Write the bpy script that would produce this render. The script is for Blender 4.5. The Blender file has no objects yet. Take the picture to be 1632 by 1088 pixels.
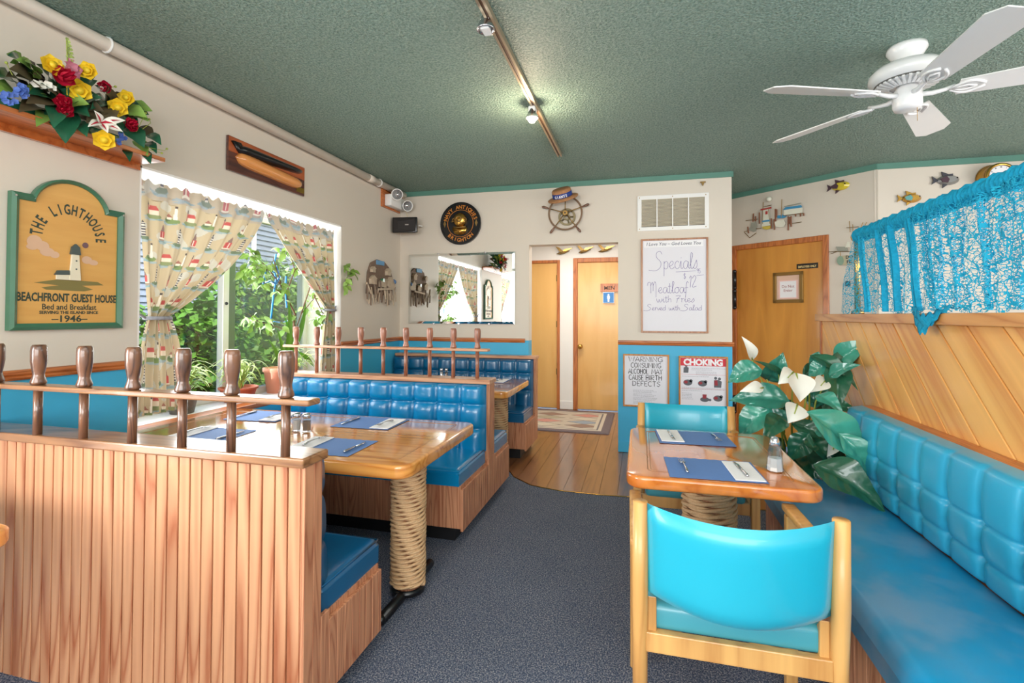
import bpy, bmesh, math, random
import numpy as np
from mathutils import Matrix, Vector
random.seed(7); R = random.Random(11)
C = bpy.context.scene.collection
sc = bpy.context.scene
PI = math.pi
# ------------------------------------------------------------------ camera
F = 790.0; CX = 816.0; H = 1.38; HY = 502.0
yaw = math.atan(206 / F); pit = math.radians(1.0); rol = math.radians(0.2)
CY = HY - F * math.tan(pit)
f0 = Vector((-math.sin(yaw), math.cos(yaw), 0)); r0 = Vector((math.cos(yaw), math.sin(yaw), 0)); u0 = Vector((0, 0, 1))
fwd = f0 * math.cos(pit) + u0 * math.sin(pit); up_ = -f0 * math.sin(pit) + u0 * math.cos(pit)
rgt = r0 * math.cos(rol) + up_ * math.sin(rol); upv = up_ * math.cos(rol) - r0 * math.sin(rol)
cd = bpy.data.cameras.new('camera'); cam = bpy.data.objects.new('camera', cd); C.objects.link(cam)
cd.sensor_width = 36; cd.lens = F / 1632 * 36; cd.shift_y = (CY - 544) / 1632; cd.clip_start = 0.05; cd.clip_end = 200
cam.matrix_world = Matrix(((rgt.x, upv.x, -fwd.x, 0), (rgt.y, upv.y, -fwd.y, 0), (rgt.z, upv.z, -fwd.z, H), (0, 0, 0, 1)))
sc.camera = cam
O0 = Vector((0, 0, H))
def ray(x, y): return fwd + rgt * ((x - CX) / F) - upv * ((y - CY) / F)
def onZ(x, y, z): d = ray(x, y); return O0 + d * ((z - H) / d.z)
def onX(x, y, v): d = ray(x, y); return O0 + d * (v / d.x)
def onY(x, y, v): d = ray(x, y); return O0 + d * (v / d.y)
# ------------------------------------------------------------------ light
sc.view_settings.view_transform = 'Standard'; sc.view_settings.look = 'None'; sc.view_settings.gamma = 1
sc.view_settings.use_curve_mapping = False; sc.view_settings.exposure = 0.95
sc.cycles.max_bounces = 8; sc.cycles.transparent_max_bounces = 24
sc.cycles.diffuse_bounces = 5; sc.cycles.glossy_bounces = 4; sc.cycles.caustics_reflective = False
sc.cycles.sample_clamp_indirect = 6
w = bpy.data.worlds.new('sky'); sc.world = w; w.use_nodes = True
nt = w.node_tree; bg = nt.nodes['Background']; sk = nt.nodes.new('ShaderNodeTexSky')
sk.sky_type = 'NISHITA'; sk.sun_disc = False; sk.sun_elevation = math.radians(50); sk.sun_rotation = math.radians(120); sk.dust_density = 3
nt.links.new(sk.outputs[0], bg.inputs[0]); bg.inputs[1].default_value = 0.26
def light(name, kind, loc, rot, energy, size=None, color=(1, 1, 1), size_y=None):
    l = bpy.data.lights.new(name, kind); l.energy = energy; l.color = color
    if kind == 'AREA':
        l.shape = 'RECTANGLE'; l.size = size; l.size_y = size_y or size
    elif kind == 'SUN': l.angle = size
    else: l.shadow_soft_size = size
    o = bpy.data.objects.new(name, l); C.objects.link(o); o.location = loc; o.rotation_euler = rot; return o
light('sun', 'SUN', (6, -4, 12), (math.radians(38), 0, math.radians(50)), 2.3, 0.02, (1, .95, .88))
light('rear_daylight_fill', 'AREA', (0.6, -3.35, 1.75), (math.radians(90), 0, 0), 150, 5.6, (1, .985, .97), 1.7)  # added area fill behind the camera, stands in for daylight from unseen windows
light('right_daylight_fill', 'AREA', (4.3, 1.6, 1.7), (math.radians(90), 0, math.radians(90)), 75, 4.5, (1, .97, .93), 1.6)  # added area fill at the right, brightens the side beyond the divider
light('left_window_daylight', 'AREA', (-3.02, 3.06, 1.5), (math.radians(90), 0, math.radians(-90)), 8, 1.7, (.97, .99, 1), 1.2)
light('left_inner_daylight', 'AREA', (-2.9, 3.06, 1.5), (math.radians(90), 0, math.radians(-90)), 18, 1.8, (.97, .99, 1), 1.3)
light('left_near_window_daylight', 'AREA', (-3.0, -.15, 1.5), (math.radians(90), 0, math.radians(-90)), 70, 1.9, (.97, .99, 1), 1.2)
light('hall_light', 'AREA', (-0.8, 6.2, 2.5), (0, 0, 0), 17, .9, (1, .93, .84), .6)
light('near_room_fill', 'AREA', (0.4, -.4, 2.55), (0, 0, 0), 40, 3.0, (1, .96, .9), 3.0)  # added soft fill under the ceiling behind the camera, no fixture belongs to it
# ------------------------------------------------------------------ material helpers
def S(r, g, b):
    f = lambda c: (c / 255 / 12.92) if c / 255 <= .04045 else ((c / 255 + .055) / 1.055) ** 2.4
    return (f(r), f(g), f(b), 1)
MATS = {}
class NT:
    def __init__(s, name):
        s.m = bpy.data.materials.new(name); s.m.use_nodes = True; s.t = s.m.node_tree; s.n = s.t.nodes; s.l = s.t.links
        s.b = s.n['Principled BSDF']; MATS[name] = s.m
    def node(s, ty, **kw):
        n = s.n.new(ty)
        for k, v in kw.items():
            if k.startswith('i_'):
                k = k[2:]; k = int(k) if k.isdigit() else k.replace('_', ' ')
                if isinstance(v, bpy.types.NodeSocket): s.l.new(v, n.inputs[k])
                else: n.inputs[k].default_value = v
            else: setattr(n, k, v)
        return n
    def coord(s, scale=(1, 1, 1), kind='Object', rot=(0, 0, 0), rnd=0.0):
        tc = s.node('ShaderNodeTexCoord'); mp = s.node('ShaderNodeMapping', i_Vector=tc.outputs[kind], i_Scale=scale, i_Rotation=rot)
        if rnd:
            oi = s.node('ShaderNodeObjectInfo'); v = s.node('ShaderNodeVectorMath', operation='SCALE'); v.inputs[0].default_value = (rnd, rnd * 1.7, rnd * .6)
            s.l.new(oi.outputs['Random'], v.inputs['Scale']); a = s.node('ShaderNodeVectorMath', operation='ADD', i_0=mp.outputs[0], i_1=v.outputs[0]); return a.outputs[0]
        return mp.outputs[0]
    def noise(s, vec, scale, detail=3, rough=.5, dist=0):
        return s.node('ShaderNodeTexNoise', i_Vector=vec, i_Scale=scale, i_Detail=detail, i_Roughness=rough, i_Distortion=dist).outputs['Fac']
    def ramp(s, fac, stops):
        r = s.node('ShaderNodeValToRGB', i_0=fac); e = r.color_ramp.elements
        while len(e) < len(stops): e.new(.5)
        for k, (p, c) in enumerate(stops): e[k].position = p; e[k].color = c
        return r.outputs[0]
    def math(s, op, a, b=0.0, c=None):
        n = s.node('ShaderNodeMath', operation=op)
        for i, v in enumerate((a, b) if c is None else (a, b, c)):
            if isinstance(v, bpy.types.NodeSocket): s.l.new(v, n.inputs[i])
            else: n.inputs[i].default_value = v
        return n.outputs[0]
    def mix(s, fac, a, b, mode='MIX'):
        n = s.node('ShaderNodeMix', data_type='RGBA', blend_type=mode)
        for k, v in ((0, fac), (6, a), (7, b)):
            if isinstance(v, bpy.types.NodeSocket): s.l.new(v, n.inputs[k])
            else: n.inputs[k].default_value = v
        return n.outputs[2]
    def bump(s, h, strength=.3, dist=.01):
        b = s.node('ShaderNodeBump', i_Height=h, i_Strength=strength, i_Distance=dist); s.l.new(b.outputs[0], s.b.inputs['Normal'])
    def set(s, **kw):
        for k, v in kw.items():
            k = k.replace('_', ' ')
            if isinstance(v, bpy.types.NodeSocket): s.l.new(v, s.b.inputs[k])
            else: s.b.inputs[k].default_value = v
        return s
def sh(c, k): return (min(1, c[0] * k), min(1, c[1] * k), min(1, c[2] * k), 1)
def plain(name, c, rough=.5, metal=0, var=.08, scale=9, bump=0, bscale=60, coat=0, spec=.5, rnd=0.0):
    t = NT(name); v = t.coord(); f = t.noise(v, scale, 4)
    col = t.mix(f, sh(c, 1 - var), sh(c, 1 + var))
    if rnd:
        oi = t.node('ShaderNodeObjectInfo'); col = t.mix(t.math('MULTIPLY', oi.outputs['Random'], rnd), col, sh(c, .35))
    t.set(Base_Color=col, Roughness=rough, Metallic=metal, Coat_Weight=coat, Coat_Roughness=.08, Specular_IOR_Level=spec)
    if bump: t.bump(t.noise(v, bscale, 3), bump, .004)
    return t.m
def wood(name, c1, c2, axis='Z', scale=1.0, rough=.4, coat=.2, contour=5.0, rnd=3.0, tone=.0, bump=.05, stretch=.1, rot=None):
    t = NT(name); st = {'X': (stretch, 1, 1), 'Y': (1, stretch, 1), 'Z': (1, 1, stretch)}[axis]
    if rot:
        tc = t.node('ShaderNodeTexCoord'); m1 = t.node('ShaderNodeMapping', i_Vector=tc.outputs['Object'], i_Rotation=rot); m2 = t.node('ShaderNodeMapping', i_Vector=m1.outputs[0], i_Scale=tuple(a * scale for a in st))
        oi = t.node('ShaderNodeObjectInfo'); sv = t.node('ShaderNodeVectorMath', operation='SCALE', i_0=(3.1, 2.2, 1.7), i_Scale=oi.outputs['Random']); v = t.node('ShaderNodeVectorMath', operation='ADD', i_0=m2.outputs[0], i_1=sv.outputs[0]).outputs[0]
    else: v = t.coord(tuple(a * scale for a in st), rnd=rnd)
    n1 = t.noise(v, 7, 2, .45, .4); n2 = t.noise(v, 90, 3, .6)
    r = t.math('FRACT', t.math('MULTIPLY', n1, contour * 4))
    tri = t.math('ABSOLUTE', t.math('SUBTRACT', t.math('MULTIPLY', r, 2.0), 1.0))
    fac = t.math('ADD', t.math('MULTIPLY', tri, .75), t.math('MULTIPLY', n2, .35))
    col = t.ramp(fac, [(.12, c2), (.4, tuple((a * .35 + b * .65) for a, b in zip(c2, c1))), (.75, c1), (1.0, sh(c1, 1.08))])
    if tone:
        oi = t.node('ShaderNodeObjectInfo'); col = t.mix(t.math('MULTIPLY', oi.outputs['Random'], tone), col, c2)
    t.set(Base_Color=col, Roughness=rough, Coat_Weight=coat, Coat_Roughness=.1)
    if bump: t.bump(n2, bump, .002)
    return t.m
# ------------------------------------------------------------------ materials
WALL = plain('wall_paint', S(214, 205, 192), .6, var=.025, scale=2.5, bump=.04, bscale=30)
WALLW = plain('white_paint', S(238, 236, 232), .5, var=.02, bump=.03)
BLUE = plain('blue_wall_paint', S(62, 172, 214), .45, var=.04, scale=4, bump=.03)
GREEN = plain('green_trim_paint', S(88, 136, 122), .5, var=.06, scale=12)
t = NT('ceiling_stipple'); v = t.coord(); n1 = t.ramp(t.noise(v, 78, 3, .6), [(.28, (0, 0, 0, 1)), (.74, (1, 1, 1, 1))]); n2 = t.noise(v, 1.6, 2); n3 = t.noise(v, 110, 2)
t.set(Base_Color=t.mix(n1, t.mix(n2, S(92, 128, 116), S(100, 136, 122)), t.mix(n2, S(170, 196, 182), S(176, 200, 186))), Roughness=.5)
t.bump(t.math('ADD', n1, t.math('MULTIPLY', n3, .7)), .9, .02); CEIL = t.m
t = NT('carpet_speckle'); v = t.coord(); n1 = t.noise(v, 160, 2, .7); n2 = t.noise(v, 3, 3); vo = t.node('ShaderNodeTexVoronoi', i_Vector=v, i_Scale=190)
c = t.ramp(n1, [(.36, S(26, 40, 60)), (.47, S(62, 82, 108)), (.54, S(108, 122, 142)), (.62, S(196, 192, 190))])
c = t.mix(.35, c, t.mix(vo.outputs['Color'], S(34, 50, 84), S(140, 136, 142)))
t.set(Base_Color=t.mix(t.math('MULTIPLY', n2, .3), c, S(48, 58, 80)), Roughness=.95, Specular_IOR_Level=.15); t.bump(n1, .6, .006); CARPET = t.m
FLOORW = wood('floor_board_wood', S(138, 92, 54), S(104, 64, 36), 'Y', 1.0, .28, .45, 1.2, 5, .3, .02)
BEAD = wood('fir_beadboard', S(204, 148, 108), S(160, 90, 56), 'Z', .6, .45, .12, 3.0, .06, .10, .05, .11)
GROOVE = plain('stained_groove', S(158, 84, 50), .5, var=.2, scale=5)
BEADEND = wood('fir_end_panel', S(206, 146, 108), S(158, 92, 62), 'Z', 1.6, .45, .12, 3.0, 1.5, .2, .06, .07)
CAPW = wood('walnut_cap', S(158, 112, 74), S(112, 72, 46), 'X', 1.2, .28, .5, 2.5, 2)
CAPB = wood('pale_cap', S(200, 148, 112), S(164, 106, 76), 'X', 1.4, .35, .3, 2.5, 2)
PINW = wood('turned_dark_wood', S(122, 84, 62), S(62, 42, 34), 'Z', 2.0, .3, .5, 2.0, 3)
PINB = wood('turned_brown_wood', S(164, 108, 84), S(116, 70, 54), 'Z', 2.0, .35, .3, 2.0, 3)
ORANGE = wood('orange_trim_wood', S(192, 112, 58), S(150, 78, 36), 'Y', 1.5, .35, .3, 2.0, 3)
ORANGEX = wood('orange_trim_wood_x', S(190, 114, 62), S(150, 80, 40), 'X', 1.5, .35, .3, 2.0, 3)
ORANGEZ = wood('orange_trim_wood_z', S(190, 112, 54), S(152, 80, 34), 'Z', 1.5, .4, .3, 2.0, 3)
TABLE1 = wood('honey_table_wood', S(228, 160, 82), S(196, 118, 48), 'X', .8, .14, 1.0, 1.6, 2, .12, 0)
TABLE2 = wood('amber_table_wood', S(220, 132, 58), S(194, 104, 38), 'Y', .8, .13, 1.0, 1.4, 2, .3, 0)
TEDGE = wood('red_table_edge', S(196, 112, 54), S(150, 74, 32), 'X', 1.5, .2, .8, 1.5, 2, .4, 0)
PLANK = wood('cedar_plank', S(240, 182, 104), S(216, 140, 72), 'Z', 1.0, .35, .3, .9, 3, .45, .04, .05, rot=(math.radians(45), 0, 0))
DOORW = wood('birch_door', S(228, 180, 108), S(220, 166, 92), 'Z', .5, .35, .35, .6, 2, 0, .02, .15)
DOORD = wood('oak_ply_door', S(208, 144, 58), S(192, 126, 46), 'Z', .6, .35, .4, .9, 2, 0, .02, .12)
CHAIRW = wood('oak_chair_wood', S(208, 158, 92), S(184, 130, 70), 'Z', 1.6, .4, .2, .8, 3, 0, .03, .06)
def vinyl(name, c, c2, rough):
    t = NT(name); v = t.coord(); n = t.noise(v, 3.5, 3); f = t.noise(v, 260, 2)
    t.set(Base_Color=t.mix(n, c, c2), Roughness=rough, Coat_Weight=.35, Coat_Roughness=.12, Specular_IOR_Level=.6); t.bump(f, .05, .001); return t.m
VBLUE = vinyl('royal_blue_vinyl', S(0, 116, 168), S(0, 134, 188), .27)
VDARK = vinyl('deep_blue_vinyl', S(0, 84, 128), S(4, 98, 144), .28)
VCYAN = vinyl('turquoise_vinyl', S(22, 154, 196), S(62, 174, 208), .32)
t = NT('worn_turquoise_vinyl'); v = t.coord(); n = t.noise(v, 2.6, 4, .6)
t.set(Base_Color=t.ramp(n, [(.38, S(0, 142, 192)), (.5, S(40, 140, 184)), (.62, S(92, 146, 182))]), Roughness=.34, Coat_Weight=.3, Coat_Roughness=.15); VSEAT = t.m
VCHAIR = vinyl('chair_cyan_vinyl', S(0, 158, 184), S(40, 168, 190), .42)
VTEAL = vinyl('chair_teal_vinyl', S(44, 142, 158), S(76, 152, 162), .45)
BLACK = plain('black_painted_wood', S(22, 22, 24), .45, var=.3, scale=20)
BLACKM = plain('black_metal', S(20, 21, 24), .3, .3, coat=.3)
t = NT('manila_rope'); v = t.coord(); n = t.noise(v, 120, 3, .7)
t.set(Base_Color=t.mix(n, S(186, 142, 98), S(226, 192, 148)), Roughness=.75); t.bump(n, .4, .003); ROPE = t.m
BRASS = plain('brass', S(206, 160, 82), .25, 1.0); BRONZE = plain('aged_brass', S(150, 122, 74), .4, .9); CHROME = plain('steel', S(205, 205, 208), .22, 1.0, var=.03)
WHITE = plain('white_plastic', S(236, 236, 234), .35, coat=.3, var=.02); WHITEM = plain('white_enamel', S(232, 232, 232), .3, coat=.3, var=.02)
CREAMP = plain('cream_pipe_paint', S(234, 224, 212), .45, var=.05)
PAPER = plain('paper', S(238, 238, 242), .7, var=.02); PAPER2 = plain('grey_paper', S(224, 224, 232), .7, var=.02)
MAT_ = plain('blue_placemat', S(92, 130, 190), .7, var=.06, scale=60, bump=.1, bscale=300)
NAPK = plain('white_napkin', S(240, 238, 240), .8, var=.03, bump=.2, bscale=140)
INK = plain('black_ink', S(38, 38, 42), .6); INKP = plain('purple_marker', S(92, 72, 150), .5); INKG = plain('grey_ink', S(150, 150, 158), .7)
RED = plain('red_print', S(206, 44, 58), .5); DGREY = plain('grey_print', S(92, 96, 104), .6); GOLDL = plain('orange_gold_paint', S(214, 134, 44), .4)
GRN = plain('sign_green_paint', S(62, 112, 88), .4, coat=.2, var=.15, scale=14)
t = NT('aged_golden_board'); v = t.coord((1, .12, 1)); n = t.noise(v, 30, 3)
t.set(Base_Color=t.mix(n, S(206, 150, 76), S(226, 176, 100)), Roughness=.45); SIGNB = t.m
LEAFD = plain('dark_green_leaf', S(38, 98, 70), .3, var=.4, scale=16, coat=.5, rnd=.35, bump=.25, bscale=60)
LEAFT = plain('teal_green_leaf', S(66, 156, 134), .3, var=.35, scale=14, coat=.6, rnd=.5, bump=.25, bscale=60)
LEAFG = plain('light_green_leaf', S(140, 178, 84), .45, var=.3, scale=30, rnd=.55)
LEAFY = plain('striped_green_blade', S(182, 204, 112), .45, var=.35, scale=30, rnd=.5)
LEAFB = plain('bronze_leaf', S(96, 84, 62), .45, var=.3, scale=20, rnd=.5)
STEMG = plain('yellow_green_stem', S(158, 172, 72), .5); BARK = plain('brown_bark', S(110, 78, 56), .8, var=.3, scale=30)
PETW = plain('white_petal', S(240, 238, 226), .5, var=.03); PETY = plain('yellow_petal', S(238, 204, 44), .5, var=.12, scale=30)
PETR = plain('crimson_petal', S(190, 22, 58), .5, var=.3, scale=30); PETP = plain('pink_petal', S(206, 130, 150), .6); PETB = plain('blue_petal', S(80, 112, 190), .6)
TERRA = plain('terracotta', S(190, 96, 66), .7, var=.12, scale=12, bump=.1); TERRAP = plain('pink_clay', S(222, 150, 122), .6, var=.08); FOIL = plain('dark_wicker', S(110, 104, 96), .55, var=.5, scale=40, bump=.5, bscale=80)
DRIFT = plain('driftwood', S(122, 102, 88), .85, var=.3, scale=25, bump=.4); DRIFT2 = plain('pale_driftwood', S(196, 178, 156), .85, var=.25, scale=25, bump=.3)
RIBBON = plain('blue_ribbon', S(20, 130, 205), .3, coat=.3)
STRAW = plain('straw', S(170, 122, 82), .8, var=.45, scale=70, bump=.6, bscale=120); NAVY = plain('royal_blue_band', S(34, 62, 140), .6)
t = NT('mirror_glass'); t.set(Base_Color=(.9, .92, .91, 1), Metallic=1, Roughness=.012); MIRROR = t.m
def trans(name, tint, alpha, rough=.02, fres=True):
    t = NT(name); tr = t.node('ShaderNodeBsdfTransparent'); tr.inputs[0].default_value = tint
    gl = t.node('ShaderNodeBsdfGlossy'); gl.inputs['Roughness'].default_value = rough
    mx = t.node('ShaderNodeMixShader')
    if fres:   # same ior from both sides of the thin pane
        ge = t.node('ShaderNodeNewGeometry'); fr = t.node('ShaderNodeFresnel'); t.l.new(t.math('SUBTRACT', 1.45, t.math('MULTIPLY', ge.outputs['Backfacing'], .7603)), fr.inputs[0]); t.l.new(fr.outputs[0], mx.inputs[0])
    else: mx.inputs[0].default_value = alpha
    t.l.new(tr.outputs[0], mx.inputs[1]); t.l.new(gl.outputs[0], mx.inputs[2]); t.l.new(mx.outputs[0], t.n['Material Output'].inputs[0]); return t.m
PANE = trans('window_glass', (.96, .98, .97, 1), .05)
SHGLASS = trans('shaker_glass', (.93, .95, .96, 1), .25, .05, False)
t = NT('insect_screen'); v = t.coord((700, 700, 700)); t.set(Base_Color=t.mix(t.noise(v, 1), S(120, 130, 130), S(150, 160, 160)), Alpha=.2, Roughness=.6); SCREEN = t.m
def glow(name, c, s):
    t = NT(name); t.set(Base_Color=c, Emission_Color=c, Emission_Strength=s); return t.m
BULB = glow('lit_bulb', S(255, 220, 180), 30)
# lace: knotted net with real holes (alpha from cell edges) and denser vertical folds
t = NT('turquoise_lace'); v = t.coord(); n = t.noise(v, 18, 2)
vm = t.node('ShaderNodeVectorMath', operation='ADD', i_0=v, i_1=t.node('ShaderNodeVectorMath', operation='SCALE', i_0=t.node('ShaderNodeTexNoise', i_Vector=v, i_Scale=40.0).outputs['Color'], i_Scale=.02).outputs[0]).outputs[0]
mp = t.node('ShaderNodeMapping', i_Vector=vm, i_Scale=(1, 1, 2.0)).outputs[0]
vo = t.node('ShaderNodeTexVoronoi', feature='DISTANCE_TO_EDGE', i_Vector=mp, i_Scale=46.0); big = t.node('ShaderNodeTexVoronoi', feature='DISTANCE_TO_EDGE', i_Vector=vm, i_Scale=17.0)
thr = t.math('ADD', t.math('MULTIPLY', n, .10), .03)
a = t.math('LESS_THAN', vo.outputs['Distance'], thr); b = t.math('LESS_THAN', big.outputs['Distance'], .035)
t.set(Base_Color=t.mix(n, S(0, 150, 190), S(30, 176, 208)), Roughness=.8, Alpha=t.math('MAXIMUM', a, b)); t.m.name = 'turquoise_lace'; LACE = t.m
LACEO = plain('gathered_lace', S(4, 150, 188), .85, var=.35, scale=60, bump=.8, bscale=70)
t = NT('printed_cloth'); at = t.node('ShaderNodeAttribute', attribute_name='print'); v = t.coord()
t.set(Base_Color=t.mix(t.math('MULTIPLY', t.noise(v, 14), .12), at.outputs['Color'], S(190, 180, 160)), Roughness=.85)
tl = t.node('ShaderNodeBsdfTranslucent', i_Color=at.outputs['Color']); mx = t.node('ShaderNodeMixShader', i_0=.16)
t.l.new(t.b.outputs[0], mx.inputs[1]); t.l.new(tl.outputs[0], mx.inputs[2]); t.l.new(mx.outputs[0], t.n['Material Output'].inputs[0]); PRINT = t.m
t = NT('woven_rug'); at = t.node('ShaderNodeAttribute', attribute_name='print'); v = t.coord(); n = t.noise(v, 200)
t.set(Base_Color=t.mix(t.math('MULTIPLY', n, .25), at.outputs['Color'], S(120, 110, 100)), Roughness=.95); t.bump(n, .4, .004); RUGM = t.m
# ------------------------------------------------------------------ mesh builder
class MB:
    def __init__(s): s.v = []; s.f = []; s.mi = []; s.cur = 0; s.M = None
    def add(s, vs, fs):
        k = len(s.v)
        s.v += [tuple(s.M @ Vector(p)) for p in vs] if s.M is not None else [tuple(p) for p in vs]
        s.f += [tuple(i + k for i in f) for f in fs]; s.mi += [s.cur] * len(fs); return s
    def frame(s, o, r, u):
        r = Vector(r).normalized(); u = Vector(u).normalized(); n = r.cross(u)
        s.M = Matrix(((r.x, u.x, n.x, o[0]), (r.y, u.y, n.y, o[1]), (r.z, u.z, n.z, o[2]), (0, 0, 0, 1))); return s
    def box(s, x0, x1, y0, y1, z0, z1):
        vs = [(x, y, z) for x in (x0, x1) for y in (y0, y1) for z in (z0, z1)]
        return s.add(vs, [(0, 1, 3, 2), (4, 6, 7, 5), (0, 4, 5, 1), (2, 3, 7, 6), (0, 2, 6, 4), (1, 5, 7, 3)])
    def beam(s, a, b, w, h, up=(0, 0, 1)):
        a = Vector(a); b = Vector(b); d = (b - a).normalized(); u = Vector(up); r = d.cross(u).normalized(); u = r.cross(d)
        vs = [p + r * (i * w / 2) + u * (j * h / 2) for p in (a, b) for i in (-1, 1) for j in (-1, 1)]
        return s.add(vs, [(0, 1, 3, 2), (4, 6, 7, 5), (0, 4, 5, 1), (2, 3, 7, 6), (0, 2, 6, 4), (1, 5, 7, 3)])
    def prism(s, pts, z0, z1):
        n = len(pts); vs = [(p[0], p[1], z0) for p in pts] + [(p[0], p[1], z1) for p in pts]
        return s.add(vs, [tuple(range(n))[::-1], tuple(range(n, 2 * n))] + [(i, (i + 1) % n, n + (i + 1) % n, n + i) for i in range(n)])
    def tube(s, pts, r, n=8, cap=True):
        pts = [Vector(p) for p in pts]; m = len(pts); rr = r if isinstance(r, (list, tuple)) else [r] * m
        vs = []; pu = None
        for i, p in enumerate(pts):
            d = (pts[min(i + 1, m - 1)] - pts[max(i - 1, 0)]).normalized()
            if pu is None: pu = d.orthogonal().normalized()
            else:
                pu = pu - d * pu.dot(d); pu = pu.normalized() if pu.length > 1e-6 else d.orthogonal().normalized()
            q = d.cross(pu)
            vs += [p + (pu * math.cos(2 * PI * k / n) + q * math.sin(2 * PI * k / n)) * rr[i] for k in range(n)]
        fs = [(i * n + k, i * n + (k + 1) % n, (i + 1) * n + (k + 1) % n, (i + 1) * n + k) for i in range(m - 1) for k in range(n)]
        if cap: fs += [tuple(range(n))[::-1], tuple(range((m - 1) * n, m * n))]
        return s.add(vs, fs)
    def lathe(s, prof, o=(0, 0, 0), n=24, ax='Z'):
        vs = []
        for r, z in prof:
            for k in range(n):
                a = 2 * PI * k / n; p = (r * math.cos(a), r * math.sin(a), z)
                if ax == 'Y': p = (p[0], z, p[1])
                if ax == 'X': p = (z, p[0], p[1])
                vs.append((p[0] + o[0], p[1] + o[1], p[2] + o[2]))
        m = len(prof); fs = [(i * n + k, i * n + (k + 1) % n, (i + 1) * n + (k + 1) % n, (i + 1) * n + k) for i in range(m - 1) for k in range(n)]
        return s.add(vs, fs + [tuple(range(n))[::-1], tuple(range((m - 1) * n, m * n))])
    def ball(s, o, r, n=12, m=8, sc_=(1, 1, 1)):
        vs = []; 
        for i in range(m + 1):
            t = PI * i / m
            for k in range(n): a = 2 * PI * k / n; vs.append((o[0] + r * sc_[0] * math.sin(t) * math.cos(a), o[1] + r * sc_[1] * math.sin(t) * math.sin(a), o[2] + r * sc_[2] * math.cos(t)))
        return s.add(vs, [(i * n + k, (i + 1) * n + k, (i + 1) * n + (k + 1) % n, i * n + (k + 1) % n) for i in range(m) for k in range(n)])
    def grid(s, fn, nu, nv):
        vs = [fn(i / (nu - 1), j / (nv - 1)) for j in range(nv) for i in range(nu)]
        return s.add(vs, [(j * nu + i, j * nu + i + 1, (j + 1) * nu + i + 1, (j + 1) * nu + i) for j in range(nv - 1) for i in range(nu - 1)])
    def leaf(s, a, b, wd, up=(0, 0, 1), arch=.15, fold=.25, n=8, peak=.4, tipdrop=0, wave=0, veins=0, curl=0):
        a = Vector(a); b = Vector(b); d = b - a; L = d.length; up = Vector(up); side = d.cross(up)
        if side.length < 1e-5: side = d.orthogonal()
        side.normalize(); nn = side.cross(d).normalized(); vs = []
        for i in range(n + 1):
            t = i / n; c = a + d * t + nn * (arch * L * 4 * t * (1 - t)) - Vector((0, 0, tipdrop * L * t * t))
            q = math.sin(PI / 2 * (t / peak) ** .8) if t < peak else 1 - max(0.0, (t - peak) / (1 - peak)) ** 1.45; hw = wd / 2 * q
            hw = max(hw, wd * .015)
            if veins:
                for q_ in range(-6, 7):
                    k = q_ / 6; vs.append(c + side * hw * k + nn * (fold * hw * (abs(k) ** .8 - (.12 if q_ == 0 else 0))) + nn * (wave * hw * math.sin(t * 9 + k * 2) * abs(k)) + nn * (veins * wd * math.sin((t * 30 - abs(k) * 5))) - Vector((0, 0, curl * L * t * t)))
                continue
            for k, e in ((-1, 1.), (-.5, .35), (0, -.0), (.5, .35), (1, 1.)):
                vs.append(c + side * hw * k + nn * (fold * hw * e) + nn * (wave * hw * math.sin(t * 17 + k * 2) * abs(k)))
        cN = 13 if veins else 5
        return s.add(vs, [(i * cN + k, i * cN + k + 1, (i + 1) * cN + k + 1, (i + 1) * cN + k) for i in range(n) for k in range(cN - 1)])
    def text(s, txt, size, x=0, y=0, align='CENTER', bold=0.0, spacing=1.0, depth=.0004, sx=1.0, rot=0.0, shear=0.0):
        c = bpy.data.curves.new('t', 'FONT'); c.body = txt; c.size = size; c.align_x = align; c.offset = bold; c.space_character = spacing; c.extrude = depth; c.resolution_u = 2; c.shear = shear
        o = bpy.data.objects.new('t', c); C.objects.link(o); dg = bpy.context.evaluated_depsgraph_get(); me = bpy.data.meshes.new_from_object(o.evaluated_get(dg))
        cr, sr = math.cos(rot), math.sin(rot)
        s.add([(x + (p.co.x * sx) * cr - p.co.y * sr, y + (p.co.x * sx) * sr + p.co.y * cr, p.co.z + depth) for p in me.vertices], [tuple(p.vertices) for p in me.polygons])
        bpy.data.objects.remove(o); bpy.data.curves.remove(c); bpy.data.meshes.remove(me); return s
    def arc_text(s, txt, size, cx, cy, r, a0, a1, bold=0, inside=False, sx=1.0):
        n = len(txt)
        for i, ch in enumerate(txt):
            a = a0 + (a1 - a0) * (i / (n - 1)); rr = r
            rot = a - PI / 2 if not inside else a + PI / 2
            s.text(ch, size, cx + rr * math.cos(a), cy + rr * math.sin(a), 'CENTER', bold, sx=sx, rot=rot)
        return s
    def stroke(s, pts, wd, z=.0006, smooth=True):
        P = [Vector((p[0], p[1])) for p in pts]
        if smooth and len(P) > 2:
            Q = []
            for i in range(len(P) - 1):
                p0 = P[max(i - 1, 0)]; p1 = P[i]; p2 = P[i + 1]; p3 = P[min(i + 2, len(P) - 1)]
                for k in range(4):
                    t = k / 4; Q.append(.5 * ((2 * p1) + (p2 - p0) * t + (2 * p0 - 5 * p1 + 4 * p2 - p3) * t * t + (3 * p1 - p0 - 3 * p2 + p3) * t ** 3))
            P = Q + [P[-1]]
        vs = []
        for i, p in enumerate(P):
            d = (P[min(i + 1, len(P) - 1)] - P[max(i - 1, 0)]); d = d.normalized() if d.length > 1e-9 else Vector((1, 0)); q = Vector((-d.y, d.x)) * wd / 2
            vs += [(p.x + q.x, p.y + q.y, z), (p.x - q.x, p.y - q.y, z)]
        return s.add(vs, [(2 * i + 1, 2 * i + 3, 2 * i + 2, 2 * i) for i in range(len(P) - 1)])
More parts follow.
